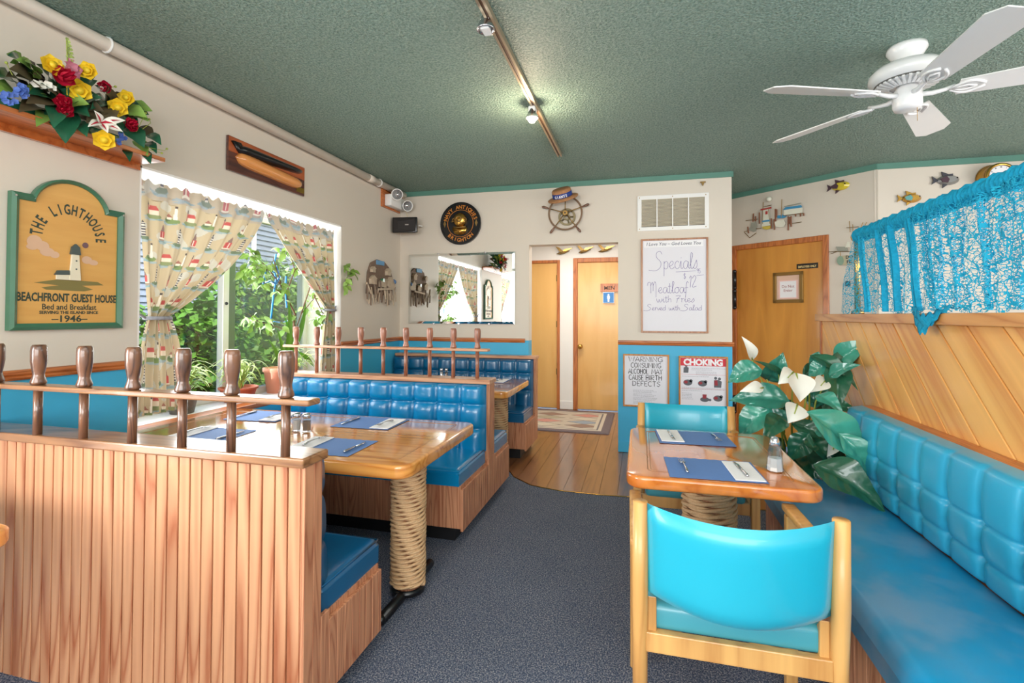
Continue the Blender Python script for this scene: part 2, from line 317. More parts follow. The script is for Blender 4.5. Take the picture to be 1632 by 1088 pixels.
    def disc(s, cx, cy, r, z0, z1, n=20, sx=1, sy=1):
        return s.prism([(cx + r * sx * math.cos(2 * PI * k / n), cy + r * sy * math.sin(2 * PI * k / n)) for k in range(n)], z0, z1)
    def ring(s, cx, cy, r0_, r1_, z0, z1, n=36):
        vs = []
        for r, z in ((r0_, z0), (r1_, z0), (r1_, z1), (r0_, z1)): vs += [(cx + r * math.cos(2 * PI * k / n), cy + r * math.sin(2 * PI * k / n), z) for k in range(n)]
        return s.add(vs, [(a * n + k, a * n + (k + 1) % n, ((a + 1) % 4) * n + (k + 1) % n, ((a + 1) % 4) * n + k) for a in range(4) for k in range(n)])
    def build(s, name, mats, parent=None, smooth=False, bevel=0, seg=2, world=True, kind=None, label=None, cols=None, fixn=True):
        me = bpy.data.meshes.new(name); vs = s.v
        if parent is not None and world:
            Mi = WM[parent.name].inverted(); vs = [tuple(Mi @ Vector(p)) for p in vs]
        me.from_pydata(vs, [], s.f); me.update()
        ms = mats if isinstance(mats, (list, tuple)) else [mats]
        for m in ms: me.materials.append(m)
        if len(ms) > 1: me.polygons.foreach_set('material_index', s.mi)
        if fixn:
            bm = bmesh.new(); bm.from_mesh(me); bmesh.ops.recalc_face_normals(bm, faces=bm.faces); bm.to_mesh(me); bm.free()
        if smooth:
            me.shade_smooth() if hasattr(me, 'shade_smooth') else None
            for p in me.polygons: p.use_smooth = True
        if cols is not None:
            at = me.color_attributes.new('print', 'FLOAT_COLOR', 'POINT'); at.data.foreach_set('color', np.asarray(cols, dtype=np.float32).ravel())
        o = bpy.data.objects.new(name, me); C.objects.link(o)
        if parent is not None: o.parent = parent; WM[o.name] = WM[parent.name]
        else: WM[o.name] = Matrix.Identity(4)
        if bevel:
            b = o.modifiers.new('bevel', 'BEVEL'); b.width = bevel; b.segments = seg; b.limit_method = 'ANGLE'; b.angle_limit = math.radians(40)
            if seg > 2: 
                for p in me.polygons: p.use_smooth = True
        elif smooth == 'auto':
            pass
        if kind: o['kind'] = kind
        if label: o['label'] = label
        return o
WM = {}
def tag(o, label, cat, group=None):
    o['label'] = label; o['category'] = cat
    if group: o['group'] = group
    return o
def thing(name, label, cat, loc=(0, 0, 0), rz=0, group=None, kind=None):
    o = bpy.data.objects.new(name, None); C.objects.link(o); o.location = loc; o.rotation_euler = (0, 0, rz); o.empty_display_size = .1
    WM[o.name] = Matrix.Translation(loc) @ Matrix.Rotation(rz, 4, 'Z')
    if kind: o['kind'] = kind
    else: tag(o, label, cat, group)
    return o
def copy_tree(o, parent=None):
    c = o.copy(); C.objects.link(c); c.parent = parent; WM[c.name] = WM[o.name]
    for ch in list(o.children): copy_tree(ch, c)
    return c
def moved(o, loc, rz=0, label=None, group=None):
    c = copy_tree(o); c.location = loc; c.rotation_euler = (0, 0, rz)
    if label: c['label'] = label
    if group: c['group'] = group
    return c
def mb(): return MB()
def struct(name, m_, mats, **k):
    o = m_.build(name, mats, **k); o['kind'] = 'structure'; return o
LW = lambda y, z, x=-2.675: (Vector((x, y, z)), (0, 1, 0), (0, 0, 1))
BW = lambda x, z, y=5.17: (Vector((x, y, z)), (1, 0, 0), (0, 0, 1))
# ================================================================== THE ROOM
XL, YB, ZC, RZ = -2.675, 5.17, 2.78, 1.13
# floor: boards of the passage under the carpet slab with its curved edge
fl = thing('floor', None, None, (0, 0, 0), kind='structure')
edge = [onZ(x, y, 0) for x, y in ((808, 744), (812, 752), (819, 761), (831, 767), (845, 774), (863, 778), (890, 783), (918, 786), (955, 790), (1000, 793))]
edge = [(-1.3, 4.45)] + [(p.x, p.y) for p in edge] + [(.5, 3.84), (1.2, 3.9)]
poly = [(-2.675, 4.45)] + edge + [(1.3, 3.9), (1.3, 5.6), (4.5, 5.6), (4.5, -3.5), (-2.675, -3.5)]
m = mb(); m.prism(poly, -.02, .006); m.build('carpet', CARPET, fl)
m = mb(); m.tube([(p[0], p[1], .008) for p in edge], .004, 6); m.build('edging_strip', BRASS, fl)
for k in range(22):
    x0 = -2.0 + k * .14
    m = mb(); m.box(x0 + .0012, x0 + .1388, 3.5, 5.31 if k < 1 else 7.3, -.03, -.002 if k % 2 else -.0025); m.build('floor_board', FLOORW, fl)
m = mb(); m.box(-2.7, 4.5, -3.5, 8, -.12, -.03); m.build('subfloor', BLACK, fl)
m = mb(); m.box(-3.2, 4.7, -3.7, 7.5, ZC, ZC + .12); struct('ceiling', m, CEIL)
# left wall with two deep window recesses
wl = thing('wall_left', None, None, (0, 0, 0), kind='structure')
W1 = (2.114, 4.02); W2 = (-1.15, .86); ZS, ZT = .735, 2.2; XO = -3.15
def wall_seg(y0, y1, z0, z1):
    if z0 < 1.11 < z1:
        m = mb(); m.box(XO, XL, y0, y1, z0, 1.11); m.build('blue_wall_panel', BLUE, wl); z0 = 1.11
    m = mb(); m.box(XO, XL, y0, y1, z0, z1); m.build('wall_panel', WALL if z1 > 1.12 else BLUE, wl)
wall_seg(W1[1], YB, 0, ZC); wall_seg(W2[1], W1[0], 0, ZC); wall_seg(-3.5, W2[0], 0, ZC)
for a, b in (W1, W2): wall_seg(a, b, 0, ZS - .03); wall_seg(a, b, ZT, ZC)
def recess(a, b, n):
    w_ = thing('window_%d' % n, None, None, (-3.05, (a + b) / 2, ZS), kind='structure')
    m = mb(); m.box(-3.12, XL - .001, a, a + .012, ZS, ZT); m.box(-3.12, XL - .001, b - .012, b, ZS, ZT); m.box(-3.12, XL - .001, a, b, ZT - .012, ZT); m.build('recess_lining', WALLW, w_)
    m = mb(); m.box(-3.12, -2.79, a, b, ZS - .03, ZS); m.build('sill', WALLW, w_, bevel=.004)
    m = mb(); m.box(-2.79, XL, a, b, ZS - .03, ZS + .004); m.build('sill_edge', ORANGE, w_, bevel=.004)
    xg = -3.06; mid = a + (b - a) * .505
    m = mb()
    for y0, y1, z0, z1 in ((a, b, ZS, ZS + .05), (a, b, ZT - .06, ZT), (a, a + .05, ZS, ZT), (b - .06, b, ZS, ZT)): m.box(xg - .04, xg + .03, y0, y1, z0, z1)
    m.build('window_frame', WHITE, w_, bevel=.003)
    m = mb(); m.box(xg - .01, xg + .045, mid - .045, mid + .01, ZS + .05, ZT - .06); m.build('sash_stile', WHITE, w_, bevel=.003)
    m = mb(); m.box(xg - .03, xg + .03, mid + .012, mid + .085, ZS + .05, ZT - .06); m.build('meeting_stile', GRNS, w_, bevel=.003)
    m = mb(); m.ball((xg + .05, mid - .02, 1.46), .012); m.build('sash_knob', BLACKM, w_, smooth=True)
    m = mb(); m.box(xg - .003, xg + .003, a + .05, mid - .04, ZS + .05, ZT - .06); m.build('pane', PANE, w_)
    m = mb(); m.box(xg - .013, xg - .007, mid + .08, b - .06, ZS + .05, ZT - .06); m.build('pane', PANE, w_)
    m = mb(); m.box(xg + .012, xg + .013, mid + .08, b - .06, ZS + .05, ZT - .06); m.build('insect_screen', SCREEN, w_)
GRNS = plain('grey_green_frame', S(110, 124, 104), .5)
recess(*W1, 1); recess(*W2, 2)
# back wall with the doorway to the hall
DX0, DX1, DZ = -1.163, -.229, 2.13
wb = thing('wall_back', None, None, (0, YB, 0), kind='structure')
for x0, x1, z0, z1, mt in ((-3.1, DX0, 1.11, ZC, WALL), (-3.1, DX0, 0, 1.11, BLUE), (DX0, DX1, DZ, ZC, WALL), (DX1, .85, 1.11, ZC, WALL), (DX1, .85, 0, 1.11, BLUE)):
    m = mb(); m.box(x0, x1, YB, YB + .15, z0, z1); m.build('blue_wall_panel' if mt is BLUE else 'wall_panel', mt, wb)
m = mb(); m.box(.73, .85, YB + .15, 6.4, 0, ZC); struct('wall_middle', m, WALL)
m = mb(); m.box(DX1 + .001, .852, YB - .012, YB, 0, .11); struct('baseboard_back', m, BLUE, bevel=.003)
# angled wall with the staff door, then the far wall beyond the divider
A0 = Vector((1.018, 6.157, 0)); A1 = Vector((2.099, 5.223, 0)); AD = (A1 - A0).normalized(); AN = AD.cross(Vector((0, 0, 1))) ; AL = (A1 - A0).length
def AW(s_, z, off=0.0): return A0 + AD * s_ + Vector((0, 0, z)) + AN * off
def onA(x, y):
    d = ray(x, y); t_ = (A0 - O0).dot(AN) / d.dot(AN); p = O0 + d * t_; return ((p - A0).dot(AD), p.z)
DA0, DA1 = onA(1166.4, 393.7)[0], onA(1321, 373.5)[0]; DAZ = onA(1321, 373.5)[1]
m = mb(); m.frame(A0, AD, (0, 0, 1)); m.box(-.35, DA0, 0, ZC, -.12, 0) if False else None
m.box(-.4, DA0, 0, ZC, -.12, 0); m.box(DA1, AL, 0, ZC, -.12, 0); m.box(DA0, DA1, DAZ, ZC, -.12, 0)
struct('wall_angled', m, WALL)
m = mb(); m.box(A1.x - .02, 4.5, 5.235, 5.35, 0, ZC); struct('wall_far', m, WALL)
m = mb(); m.box(4.5, 4.6, 3.6, 5.35, 0, ZC); m.box(4.5, 4.6, -3.5, 3.6, 0, .8); m.box(4.5, 4.6, -3.5, 3.6, 2.4, ZC); m.box(4.5, 4.6, -3.5, -.6, .8, 2.4); struct('wall_right', m, WALL)
m = mb(); m.box(-3.1, 4.5, -3.6, -3.5, 0, .8); m.box(-3.1, 4.5, -3.6, -3.5, 2.5, ZC); m.box(-3.1, -2.2, -3.6, -3.5, .8, 2.5); m.box(3.4, 4.5, -3.6, -3.5, .8, 2.5); m.box(.5, .7, -3.6, -3.5, .8, 2.5); struct('wall_rear', m, WALL)
# painted green band under the ceiling
bands = [((-2.675, YB), (.855, YB), .0), ((.855, YB), (.855, 6.3), 0), ((A0.x - .2, A0.y + .17), (A1.x, A1.y), 0), ((A1.x, 5.235), (4.5, 5.235), 0)]
for i, (a, b, _) in enumerate(bands):
    m = mb(); d = Vector((b[0] - a[0], b[1] - a[1], 0)).normalized(); n = d.cross(Vector((0, 0, 1)))
    o = n * .006
    m.beam((a[0] + o.x, a[1] + o.y, ZC - .026), (b[0] + o.x, b[1] + o.y, ZC - .026), .012, .052); struct('trim_%d' % (i + 1), m, GREEN)
# chair rails
def rail_prof(): return [(0, -.045), (.012, -.045), (.017, -.036), (.012, -.028), (.02, -.018), (.02, -.006), (.012, 0), (0, 0)]
def chair_rail(name, a, b, n):
    m = mb(); a = Vector(a); b = Vector(b); n = Vector(n); P = rail_prof(); k = len(P)
    m.add([p + n * q[0] + Vector((0, 0, q[1])) for p in (a, b) for q in P], [(i, (i + 1) % k, k + (i + 1) % k, k + i) for i in range(k)] + [tuple(range(k)), tuple(range(k, 2 * k))[::-1]])
    struct(name, m, ORANGE if abs(n.x) > .5 else ORANGEX)
chair_rail('trim_5', (XL, W1[1], RZ), (XL, YB, RZ), (1, 0, 0)); chair_rail('trim_6', (XL, W2[1], RZ), (XL, W1[0], RZ), (1, 0, 0))
chair_rail('trim_7', (-2.675, YB, RZ), (DX0 - .04, YB, RZ), (0, -1, 0)); chair_rail('trim_8', (DX1, YB, RZ - .002), (.865, YB, RZ - .002), (0, -1, 0))
# hall behind the doorway
YH = 7.28
m = mb(); m.box(-2.6, -1.62, YH, YH + .1, 0, 2.6); m.box(-1.2, -.96, YH, YH + .1, 0, 2.6); m.box(-.27, .2, YH, YH + .1, 0, 2.6); m.box(-1.62, -1.2, YH, YH + .1, 2.2, 2.6); m.box(-.96, -.27, YH, YH + .1, 2.2, 2.6); struct('wall_hall', m, WALLW)
m = mb(); m.box(-2.7, -2.6, YB + .15, 7.38, 0, 2.6); m.box(.2, .3, YB + .15, 7.38, 0, 2.6); struct('wall_hall_sides', m, WALLW)
m = mb(); m.box(-2.7, .3, YB + .15, 7.38, 2.6, 2.7); struct('ceiling_hall', m, WALLW)
m = mb(); m.box(-1.16, -.963, YH - .012, YH, 0, .12); struct('baseboard_hall', m, WALLW, bevel=.004)
def door(n, o, r, wdt, z, mt, fmt, fw=.05, hinges=(), hs=0.0, hinge_len=.09):
    """slab door with casing, in frame o / r"""
    o = Vector(o); d = thing('door_%d' % n, None, None, tuple(o), kind='structure')
    m = mb(); m.frame(o, r, (0, 0, 1)); m.box(fw, wdt - fw, .01, z - fw, -.05, -.012); m.build('door_panel', mt, d, bevel=.002)
    m = mb(); m.frame(o, r, (0, 0, 1))
    m.box(0, fw, 0, z, -.06, .014); m.box(wdt - fw, wdt, 0, z, -.06, .014); m.box(fw, wdt - fw, z - fw, z, -.06, .014); m.build('door_frame', fmt, d, bevel=.005)
    for hz in hinges:
        m = mb(); m.frame(o, r, (0, 0, 1)); m.tube([(hs, hz - hinge_len / 2, .004), (hs, hz + hinge_len / 2, .004)], .011, 8); m.box(hs - .016, hs + .016, hz - hinge_len / 2, hz + hinge_len / 2, -.014, .001); m.build('hinge', BRONZE, d)
    return d
d1 = door(1, (-1.75, YH, 0), (1, 0, 0), .585, 2.2, DOORW, ORANGEZ, .042, (.55, 1.25, 1.93), .545)
m = mb(); m.box(-1.64, -1.62, YH - .01, YH + .01, 1.62, 1.72); m.build('latch_plate', BRONZE, d1)
d2 = door(2, (-.968, YH, 0), (1, 0, 0), .75, 2.22, DOORW, ORANGEZ, .065)
m = mb(); m.lathe([(.035, 0), (.035, -.008), (.012, -.012), (.012, -.03), (.028, -.04), (.034, -.055), (.028, -.068), (0.001, -.072)], (-.862, YH - .01, .925), 20, 'Y'); m.build('door_knob', BRASS, d2, smooth=True)
d3 = door(3, tuple(AW(DA0, 0)), AD, DA1 - DA0, DAZ, DOORD, ORANGEZ, .055)
dl = DA1 - DA0
for pts in (((1173, 433), (1173, 459)), ((1173, 464), (1173, 490)), ((1173, 632), (1173, 655))):
    (x, ya), (_, yb) = pts; s_, za = onA(x, ya); _, zb = onA(x, yb)
    m = mb(); m.frame(A0, AD, (0, 0, 1)); m.tube([(s_, za, .03), (s_, zb, .03)], .022, 10); m.ball((s_, za, .03), .024); m.ball((s_, zb, .03), .024); m.build('spring_hinge', BLACKM, d3, smooth=True)
def apx(m, pts, z0=.0, z1=.01):
    m.frame(A0, AD, (0, 0, 1)); m.prism([onA(*p) for p in pts], z0, z1)
sa, za = onA(1232, 435); sb, zb = onA(1280, 482)
m = mb(); m.frame(A0, AD, (0, 0, 1)); b_ = .035
m.box(sa, sb, zb, zb + b_, -.012, .006); m.box(sa, sb, za - b_, za, -.012, .006); m.box(sa, sa + b_, zb, za, -.012, .006); m.box(sb - b_, sb, zb, za, -.012, .006); m.build('porthole_frame', BRONZE, d3, bevel=.003)
m = mb(); m.frame(A0, AD, (0, 0, 1)); m.box(sa + b_, sb - b_, zb + b_, za - b_, -.0118, -.008); m.build('vision_pane', plain('pink_backed_glass', S(226, 190, 170), .15), d3)
note = thing('paper_note', 'handwritten note reading do not enter taped in small door window', 'note', tuple(AW((sa + sb) / 2, (za + zb) / 2)))
m = mb(); m.frame(A0, AD, (0, 0, 1)); m.box(sa + b_ + .02, sb - b_ - .02, zb + b_ + .012, za - b_ - .05, -.008, -.006); m.build('sheet', plain('pink_note', S(238, 196, 190), .7), note)
m = mb(); m.frame(A0, AD, (0, 0, 1)); m.box(sa + b_ + .035, sb - b_ - .035, zb + b_ + .02, za - b_ - .06, -.006, -.005); m.build('inner_sheet', PAPER, note)
m = mb(); m.frame(AW((sa + sb) / 2, (za + zb) / 2, -.005), AD, (0, 0, 1)); m.text('Do Not', .042, 0, -.002, spacing=.95); RBI = plain('red_brown_ink', S(150, 70, 70), .6); m.build('lettering', RBI, note)
m = mb(); m.frame(AW((sa + sb) / 2, (za + zb) / 2, -.005), AD, (0, 0, 1)); m.text('Enter', .042, 0, -.045); m.build('lettering', RBI, note)
sp = thing('staff_sign', 'small black sign with pale letters reading employees only on wooden door', 'sign', tuple(AW(*onA(1285, 423))))
m = mb(); m.frame(A0, AD, (0, 0, 1)); s0, z0 = onA(1269, 429); s1, z1 = onA(1303, 418); m.box(s0, s1, z0, z1, -.012, -.008); m.build('plate', BLACKM, sp)
m = mb(); m.frame(AW((s0 + s1) / 2, z0 + .012, -.008), AD, (0, 0, 1)); m.text('EMPLOYEES ONLY', .03, 0, 0, bold=.0008, sx=.72); m.build('lettering', plain('gold_letters', S(224, 200, 140), .5), sp)
# ------------------------------------------------------------------ outdoors
m = mb(); m.box(-30, -3.16, -25, 40, -.35, -.3); struct('ground', m, plain('lawn', S(96, 128, 60), .9, var=.3, scale=3))
hd = [plain('hedge_leaf_%d' % i, c, .55, var=.35, scale=2, rnd=.3) for i, c in enumerate((S(92, 142, 44), S(120, 160, 58), S(64, 112, 50)))]
def bush(loc, rx, ry, rz, n, mt, label, seed):
    r = random.Random(seed); b = thing('leafy_bush', label, 'bush', loc, group=None); m = mb(); m2 = mb()
    for k in range(n):
        t = math.acos(1 - r.random() * 1.7); a = r.uniform(0, 2 * PI); q = .72 + .3 * r.random() + .1 * math.sin(a * 5 + t * 6)
        p = Vector((rx * q * math.sin(t) * math.cos(a), ry * q * math.sin(t) * math.sin(a), rz * (1 + q * math.cos(t))))
        d = Vector((r.uniform(-1, 1), r.uniform(-1, 1), r.uniform(-.6, .9))).normalized() * r.uniform(.08, .16); s_ = d.cross(Vector((r.random(), r.random(), 1))).normalized() * d.length * .35
        m.add([p, p + d * .5 + s_, p + d, p + d * .5 - s_], [(0, 1, 2, 3)])
    m.build('foliage', mt, b, world=False, kind='stuff', fixn=False)
    m2.tube([(0, 0, 0), (.03, 0, rz * .7), (0, .05, rz * 1.5)], [.09, .06, .02], 7)
    for k in range(6): a = k * 1.1; m2.tube([(0, 0, rz * .5), (rx * .5 * math.cos(a), ry * .5 * math.sin(a), rz * 1.3)], [.04, .01], 5)
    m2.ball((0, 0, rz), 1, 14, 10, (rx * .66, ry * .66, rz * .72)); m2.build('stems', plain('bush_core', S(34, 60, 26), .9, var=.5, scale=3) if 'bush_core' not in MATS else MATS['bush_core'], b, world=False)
    return b
for i, (x, y, rx, ry, rz, n, k, lb) in enumerate(((-5.6, 5.2, .75, .8, 1.0, 3800, 0, 'bright green bush outside window, left of the centre sash'), (-6.5, 7.5, .9, 1.0, 1.3, 3800, 1, 'yellow green bush outside behind the insect screen'),
        (-5.5, 3.2, .8, .9, 1.0, 2500, 2, 'dark green bush outside at far left of window'), (-7.6, 10.2, 1.2, 1.3, 1.35, 3200, 2, 'dark bush outside low behind tall window plant'), (-9.2, 5.2, 1.3, 1.1, 1.3, 3200, 1, 'tall pale bush outside against the neighbouring house'),
        (-6.0, .6, .9, 1.2, 1.0, 1800, 0, 'green bush outside the near left window'), (-8.2, 13.2, 1.3, 1.4, 1.2, 2000, 0, 'large green bush outside farthest from window'))):
    bush((x, y, -.32), rx, ry, rz, n, hd[k], lb, i)
hs = thing('neighbour_house', 'grey clapboard house seen outside above the bushes', 'house', (-11, 8, -.3))
sid = plain('grey_siding', S(132, 142, 160), .7, var=.04)
for k in range(36):
    z = -.3 + k * .15; m = mb(); m.add([(-10.96, -4, z), (-10.96, 22, z), (-11.0, 22, z + .15), (-11.0, -4, z + .15), (-11.05, -4, z), (-11.05, 22, z), (-11.05, 22, z + .15), (-11.05, -4, z + .15)], [(0, 1, 2, 3), (4, 7, 6, 5), (0, 4, 5, 1), (3, 2, 6, 7), (0, 3, 7, 4), (1, 5, 6, 2)]); m.build('siding_board', sid, hs)
m = mb(); m.beam((-11.5, -4.5, 5.2), (-11.5, 22.5, 5.2), 1.6, .12); m.build('roof', plain('roof_grey', S(90, 90, 96), .8), hs)
m = mb(); m.box(-10.97, -10.9, 12, 12.12, -.3, 5.1); m.build('corner_board', WHITE, hs)
# ================================================================== BOOTHS
def tuft(u, v, nc, rows, depth, gp=(2.6, .35)):
    """pillow height for upholstery, u along, v up; rows = seam fractions"""
    cu = (u * nc) % 1 * 2 - 1
    if gp[0] == 6:
        e = abs(cu); sd = min(abs(v - r) for r in rows[1:-1]) ; w = .18 + .82 * math.exp(-(sd / .11) ** 2); G = math.exp(-((1 - e) / .13) ** 1.4)
        hs_ = math.exp(-(sd / .022) ** 1.2) * (.22 + .3 * e * e); big = .5 + .5 * math.sin(PI * min(1, v * 1.05)) ** .5
        return depth * (1.25 * big - .75 * G * w - hs_ - .2 * e ** 4)
    for a, b in zip(rows[:-1], rows[1:]):
        if v <= b + 1e-9: break
    rv = (v - a) / (b - a) * 2 - 1
    e = abs(cu); q = abs(rv)
    pinch = 1 - .10 * q ** 3
    h = math.sqrt(max(0, 1 - (e / pinch) ** gp[0])) if e < pinch else 0
    if gp[1] > .5: h = max(h, .75 * (1 - q ** 4)) if e > .8 else h
    s = gp[1] + (1 - gp[1]) * math.sqrt(max(0, 1 - q ** 3.5))
    if (rv < 0 and a == 0) or (rv > 0 and b == 1): s = .6 + .4 * math.sqrt(max(0, 1 - q ** 6))
    return depth * h * s
def cushion_back(name, root, mt, P, U, V, N, lu, lv, nc, rows, t0=.03, depth=.035, lean=.0, nu=None, nv=56, buttons=True, gp=(2.6, .35)):
    P = Vector(P); U = Vector(U); V = Vector(V); N = Vector(N); nu = nu or int(nc * 12 + 1); m = mb()
    def g(a, b):
        edge = min(1, min(a, 1 - a) * lu / .02, min(b, 1 - b) * lv / .025); edge = math.sqrt(max(0, 1 - (1 - edge) ** 2))
        return P + U * (a * lu) + V * (b * lv) + N * ((t0 + tuft(a, b, nc, rows, depth, gp)) * edge + lean * (1 - b))
    m.grid(g, nu, nv)
    k = len(m.v); m.add([P, P + U * lu, P + U * lu + V * lv, P + V * lv], [(0, 1, 2, 3)])
    o = m.build(name, mt, root, smooth=True)
    if buttons:
        for r_ in rows[1:-1]:
            for c in range(1, int(nc)):
                b = mb(); b.ball(P + U * (lu * c / nc) + V * (lv * r_) + N * (t0 * 1.0 + .004 + lean * (1 - r_)), .009, 8, 5); b.build('button', mt, o, smooth=True)
    return o
def seat_pad(name, root, mt, x0, x1, y0, y1, z0, z1, crown=.012):
    m = mb(); nx, ny = 40, 14
    def g(a, b):
        ea = min(a, 1 - a) * (x1 - x0); eb = min(b, 1 - b) * (y1 - y0); r = .03
        f = lambda e: math.sqrt(max(0, 1 - (1 - min(1, e / r)) ** 2))
        k = min(f(ea), f(eb)); 
        return (x0 + a * (x1 - x0), y0 + b * (y1 - y0), z1 - r + r * k + crown * math.sin(PI * a) ** .5 * math.sin(PI * b) ** .5)
    us = [0, .004, .01, .018, .03]; 
    def warp(t, L):
        n = .03 / L; return t
    m.grid(g, 120, 40); m.box(x0, x1, y0, y1, z0, z1 - .03)
    # piping around the top edge
    o = m.build(name, mt, root, smooth=False)
    for p in o.data.polygons: p.use_smooth = p.index < 119 * 39
    pm = mb(); zz = z1 - .012; pm.tube([(x0, y0, zz), (x1 - .005, y0, zz), (x1 - .005, y1, zz), (x0, y1, zz)], .005, 6, False); pm.build('piping', mt, o, smooth=True)
    return o
def spindle_row(root, xs, y, zc, zr, ztop, hz, x0, x1, tr, cap_mat, pin_mat, rw=.062, k=1.0):
    m = mb(); m.box(x0, x1, y - rw / 2, y + rw / 2, zr - .019, zr); m.build('upper_rail', cap_mat, root, bevel=.005)
    first = None
    for x in xs:
        m = mb(); m.lathe([(.0145 * k, zc), (.0145 * k, zr - .017)], (0, 0, 0), 14)
        h = mb(); L = ztop - zr
        h.lathe([(.0165 * k, zr), (.024 * k, zr + .003), (.025 * k, zr + L * .07), (.0185 * k, zr + L * .2), (.0175 * k, zr + L * .27), (.021 * k, zr + L * .4), (.0248 * k, zr + L * .58), (.0252 * k, zr + L * .85), (.0235 * k, zr + L * .95), (.019 * k, zr + L)], (0, 0, 0), 18)
        if first is None:
            h0 = h.build('handle', pin_mat, None, smooth=True); p0 = m.build('spindle', pin_mat, root, smooth=True, world=False); h0.parent = p0; first = p0
            p0.location = WM[root.name].inverted() @ Vector((x, y, 0))
        else:
            c = first.copy(); C.objects.link(c); c.location = WM[root.name].inverted() @ Vector((x, y, 0)); hc = first.children[0].copy(); C.objects.link(hc); hc.parent = c
def booth(name, label, ya, yb, cz, x0, x1, front, back, boards, pins, kind, fd=.5, bd=.42, group=None, zs=.455):
    root = thing(name, label, 'booth', ((x0 + x1) / 2, (ya + yb) / 2, 0), group=group)
    capm, pinm = (CAPW, PINW) if kind == 'A' else (CAPB, PINB)
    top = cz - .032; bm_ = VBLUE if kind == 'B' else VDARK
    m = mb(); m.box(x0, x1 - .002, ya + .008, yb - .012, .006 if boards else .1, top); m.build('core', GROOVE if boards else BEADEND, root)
    m = mb(); m.box(x0 - (.1 if kind == 'B' else 0), x1 + .022, ya - .022, yb + .022, top, cz); m.build('cap_rail', capm, root, bevel=.006)
    ys = ya - (fd if front else 0); ye = yb + (bd if back else 0)
    m = mb(); m.box(x0, x1 - .055, ys + .05 if front else ya + .02, ye - .05 if back else yb, 0, .1); m.build('toe_kick', BLACK, root)
    if boards:                                                    # grooved strips facing the camera
        n = int((x1 - x0) / .0478); pw = (x1 - x0) / n; b0 = None
        for i in range(n):
            xa = x0 + i * pw
            if b0 is None:
                m = mb(); m.box(.0045, pw - .0018, -.003, .012, .0, top); m.box(.0006, .0030, .0, .012, .0, top)
                b0 = m.build('board', BEAD, root, world=False, bevel=.0014, seg=1); b0.location = WM[root.name].inverted() @ Vector((xa, ya, 0))
            else:
                c = b0.copy(); C.objects.link(c); c.location = WM[root.name].inverted() @ Vector((xa, ya, 0))
    # end panel: vertical strips following the stepped outline
    y = ys; pw = .047
    cuts = [ya, yb]
    edges = []
    while y < ye - 1e-4:
        nx_ = min(y + pw, ye)
        for c in cuts:
            if y + 1e-4 < c < nx_ - 1e-4: nx_ = c
        edges.append((y, nx_)); y = nx_
    for a, b in edges:
        c = (a + b) / 2; z1 = top if ya <= c <= yb else .335
        if not (ya <= c <= yb) and (abs(c - ya) < .03 or abs(c - yb) < .03): z1 = .37
        m = mb(); m.box(x1 - .002, x1 + .014, a + .0006, b - .0006, .085, z1); m.build('end_board', BEADEND, root, bevel=.0015, seg=1)
    for on, s, dp, yy in ((front, -1, fd, ya), (back, 1, bd, yb)):
        if not on: continue
        y1 = yy + s * dp; lo, hi = min(yy, y1), max(yy, y1)
        m = mb(); m.box(x0, x1 - .002, lo + (.0 if s > 0 else .014), hi - (.014 if s > 0 else 0), .1, zs - .1); m.build('seat_base', BEADEND, root)
        n = int((x1 - x0) / .095); pw = (x1 - x0) / n
        for i in range(n):
            m = mb(); m.box(x0 + i * pw + .001, x0 + (i + 1) * pw - .001, y1 - (.014 if s > 0 else 0), y1 + (0 if s > 0 else .014), .1, zs - .1); m.build('front_board', BEADEND, root, bevel=.0015, seg=1)
        seat_pad('seat_cushion', root, bm_, x0, x1 - .008, (yy + .03 if s > 0 else y1 - .012), (y1 + .012 if s > 0 else yy - .03), zs - .1, zs)
        lv = top - zs + .03; nc = round((x1 - x0) / .176)
        cushion_back('backrest', root, bm_, (x1 - .01, yy, zs - .03), (-1, 0, 0), (0, 0, 1), (0, s, 0), x1 - x0 - .01, lv, nc, (0, .36, .71, 1.0), .03, .058, .03)
    if pins: spindle_row(root, pins[0], (ya + yb) / 2 + pins[5], cz, pins[1], pins[2], 0, pins[3], pins[4], 0, capm, pinm, k=pins[6])
    return root
bA = booth('booth_bench', 'foreground booth bench with fir beadboard back facing camera, dark belaying pins on top', 1.37, 1.46, .925, -2.66, -1.05, False, True, True,
      ([-2.655, -2.43, -2.203, -1.972, -1.742, -1.522, -1.318, -1.106], 1.112, 1.262, -2.66, -1.0, -.05, 1.0), 'A', bd=.40)
bB = booth('booth_bench', 'middle double-sided booth bench in bright blue tufted vinyl with row of nine wooden pins', 3.34, 3.46, .925, -2.66, -1.045, True, True, False,
      ([-2.667, -2.476, -2.285, -2.087, -1.895, -1.707, -1.514, -1.328, -1.143], 1.138, 1.283, -2.77, -1.055, .0, .95), 'B', fd=.53, bd=.42)
bCc = booth('booth_bench', 'rearmost dark blue tufted booth bench against back wall', 5.05, 5.165, .955, -2.66, -1.075, True, False, False, None, 'C', fd=.43)
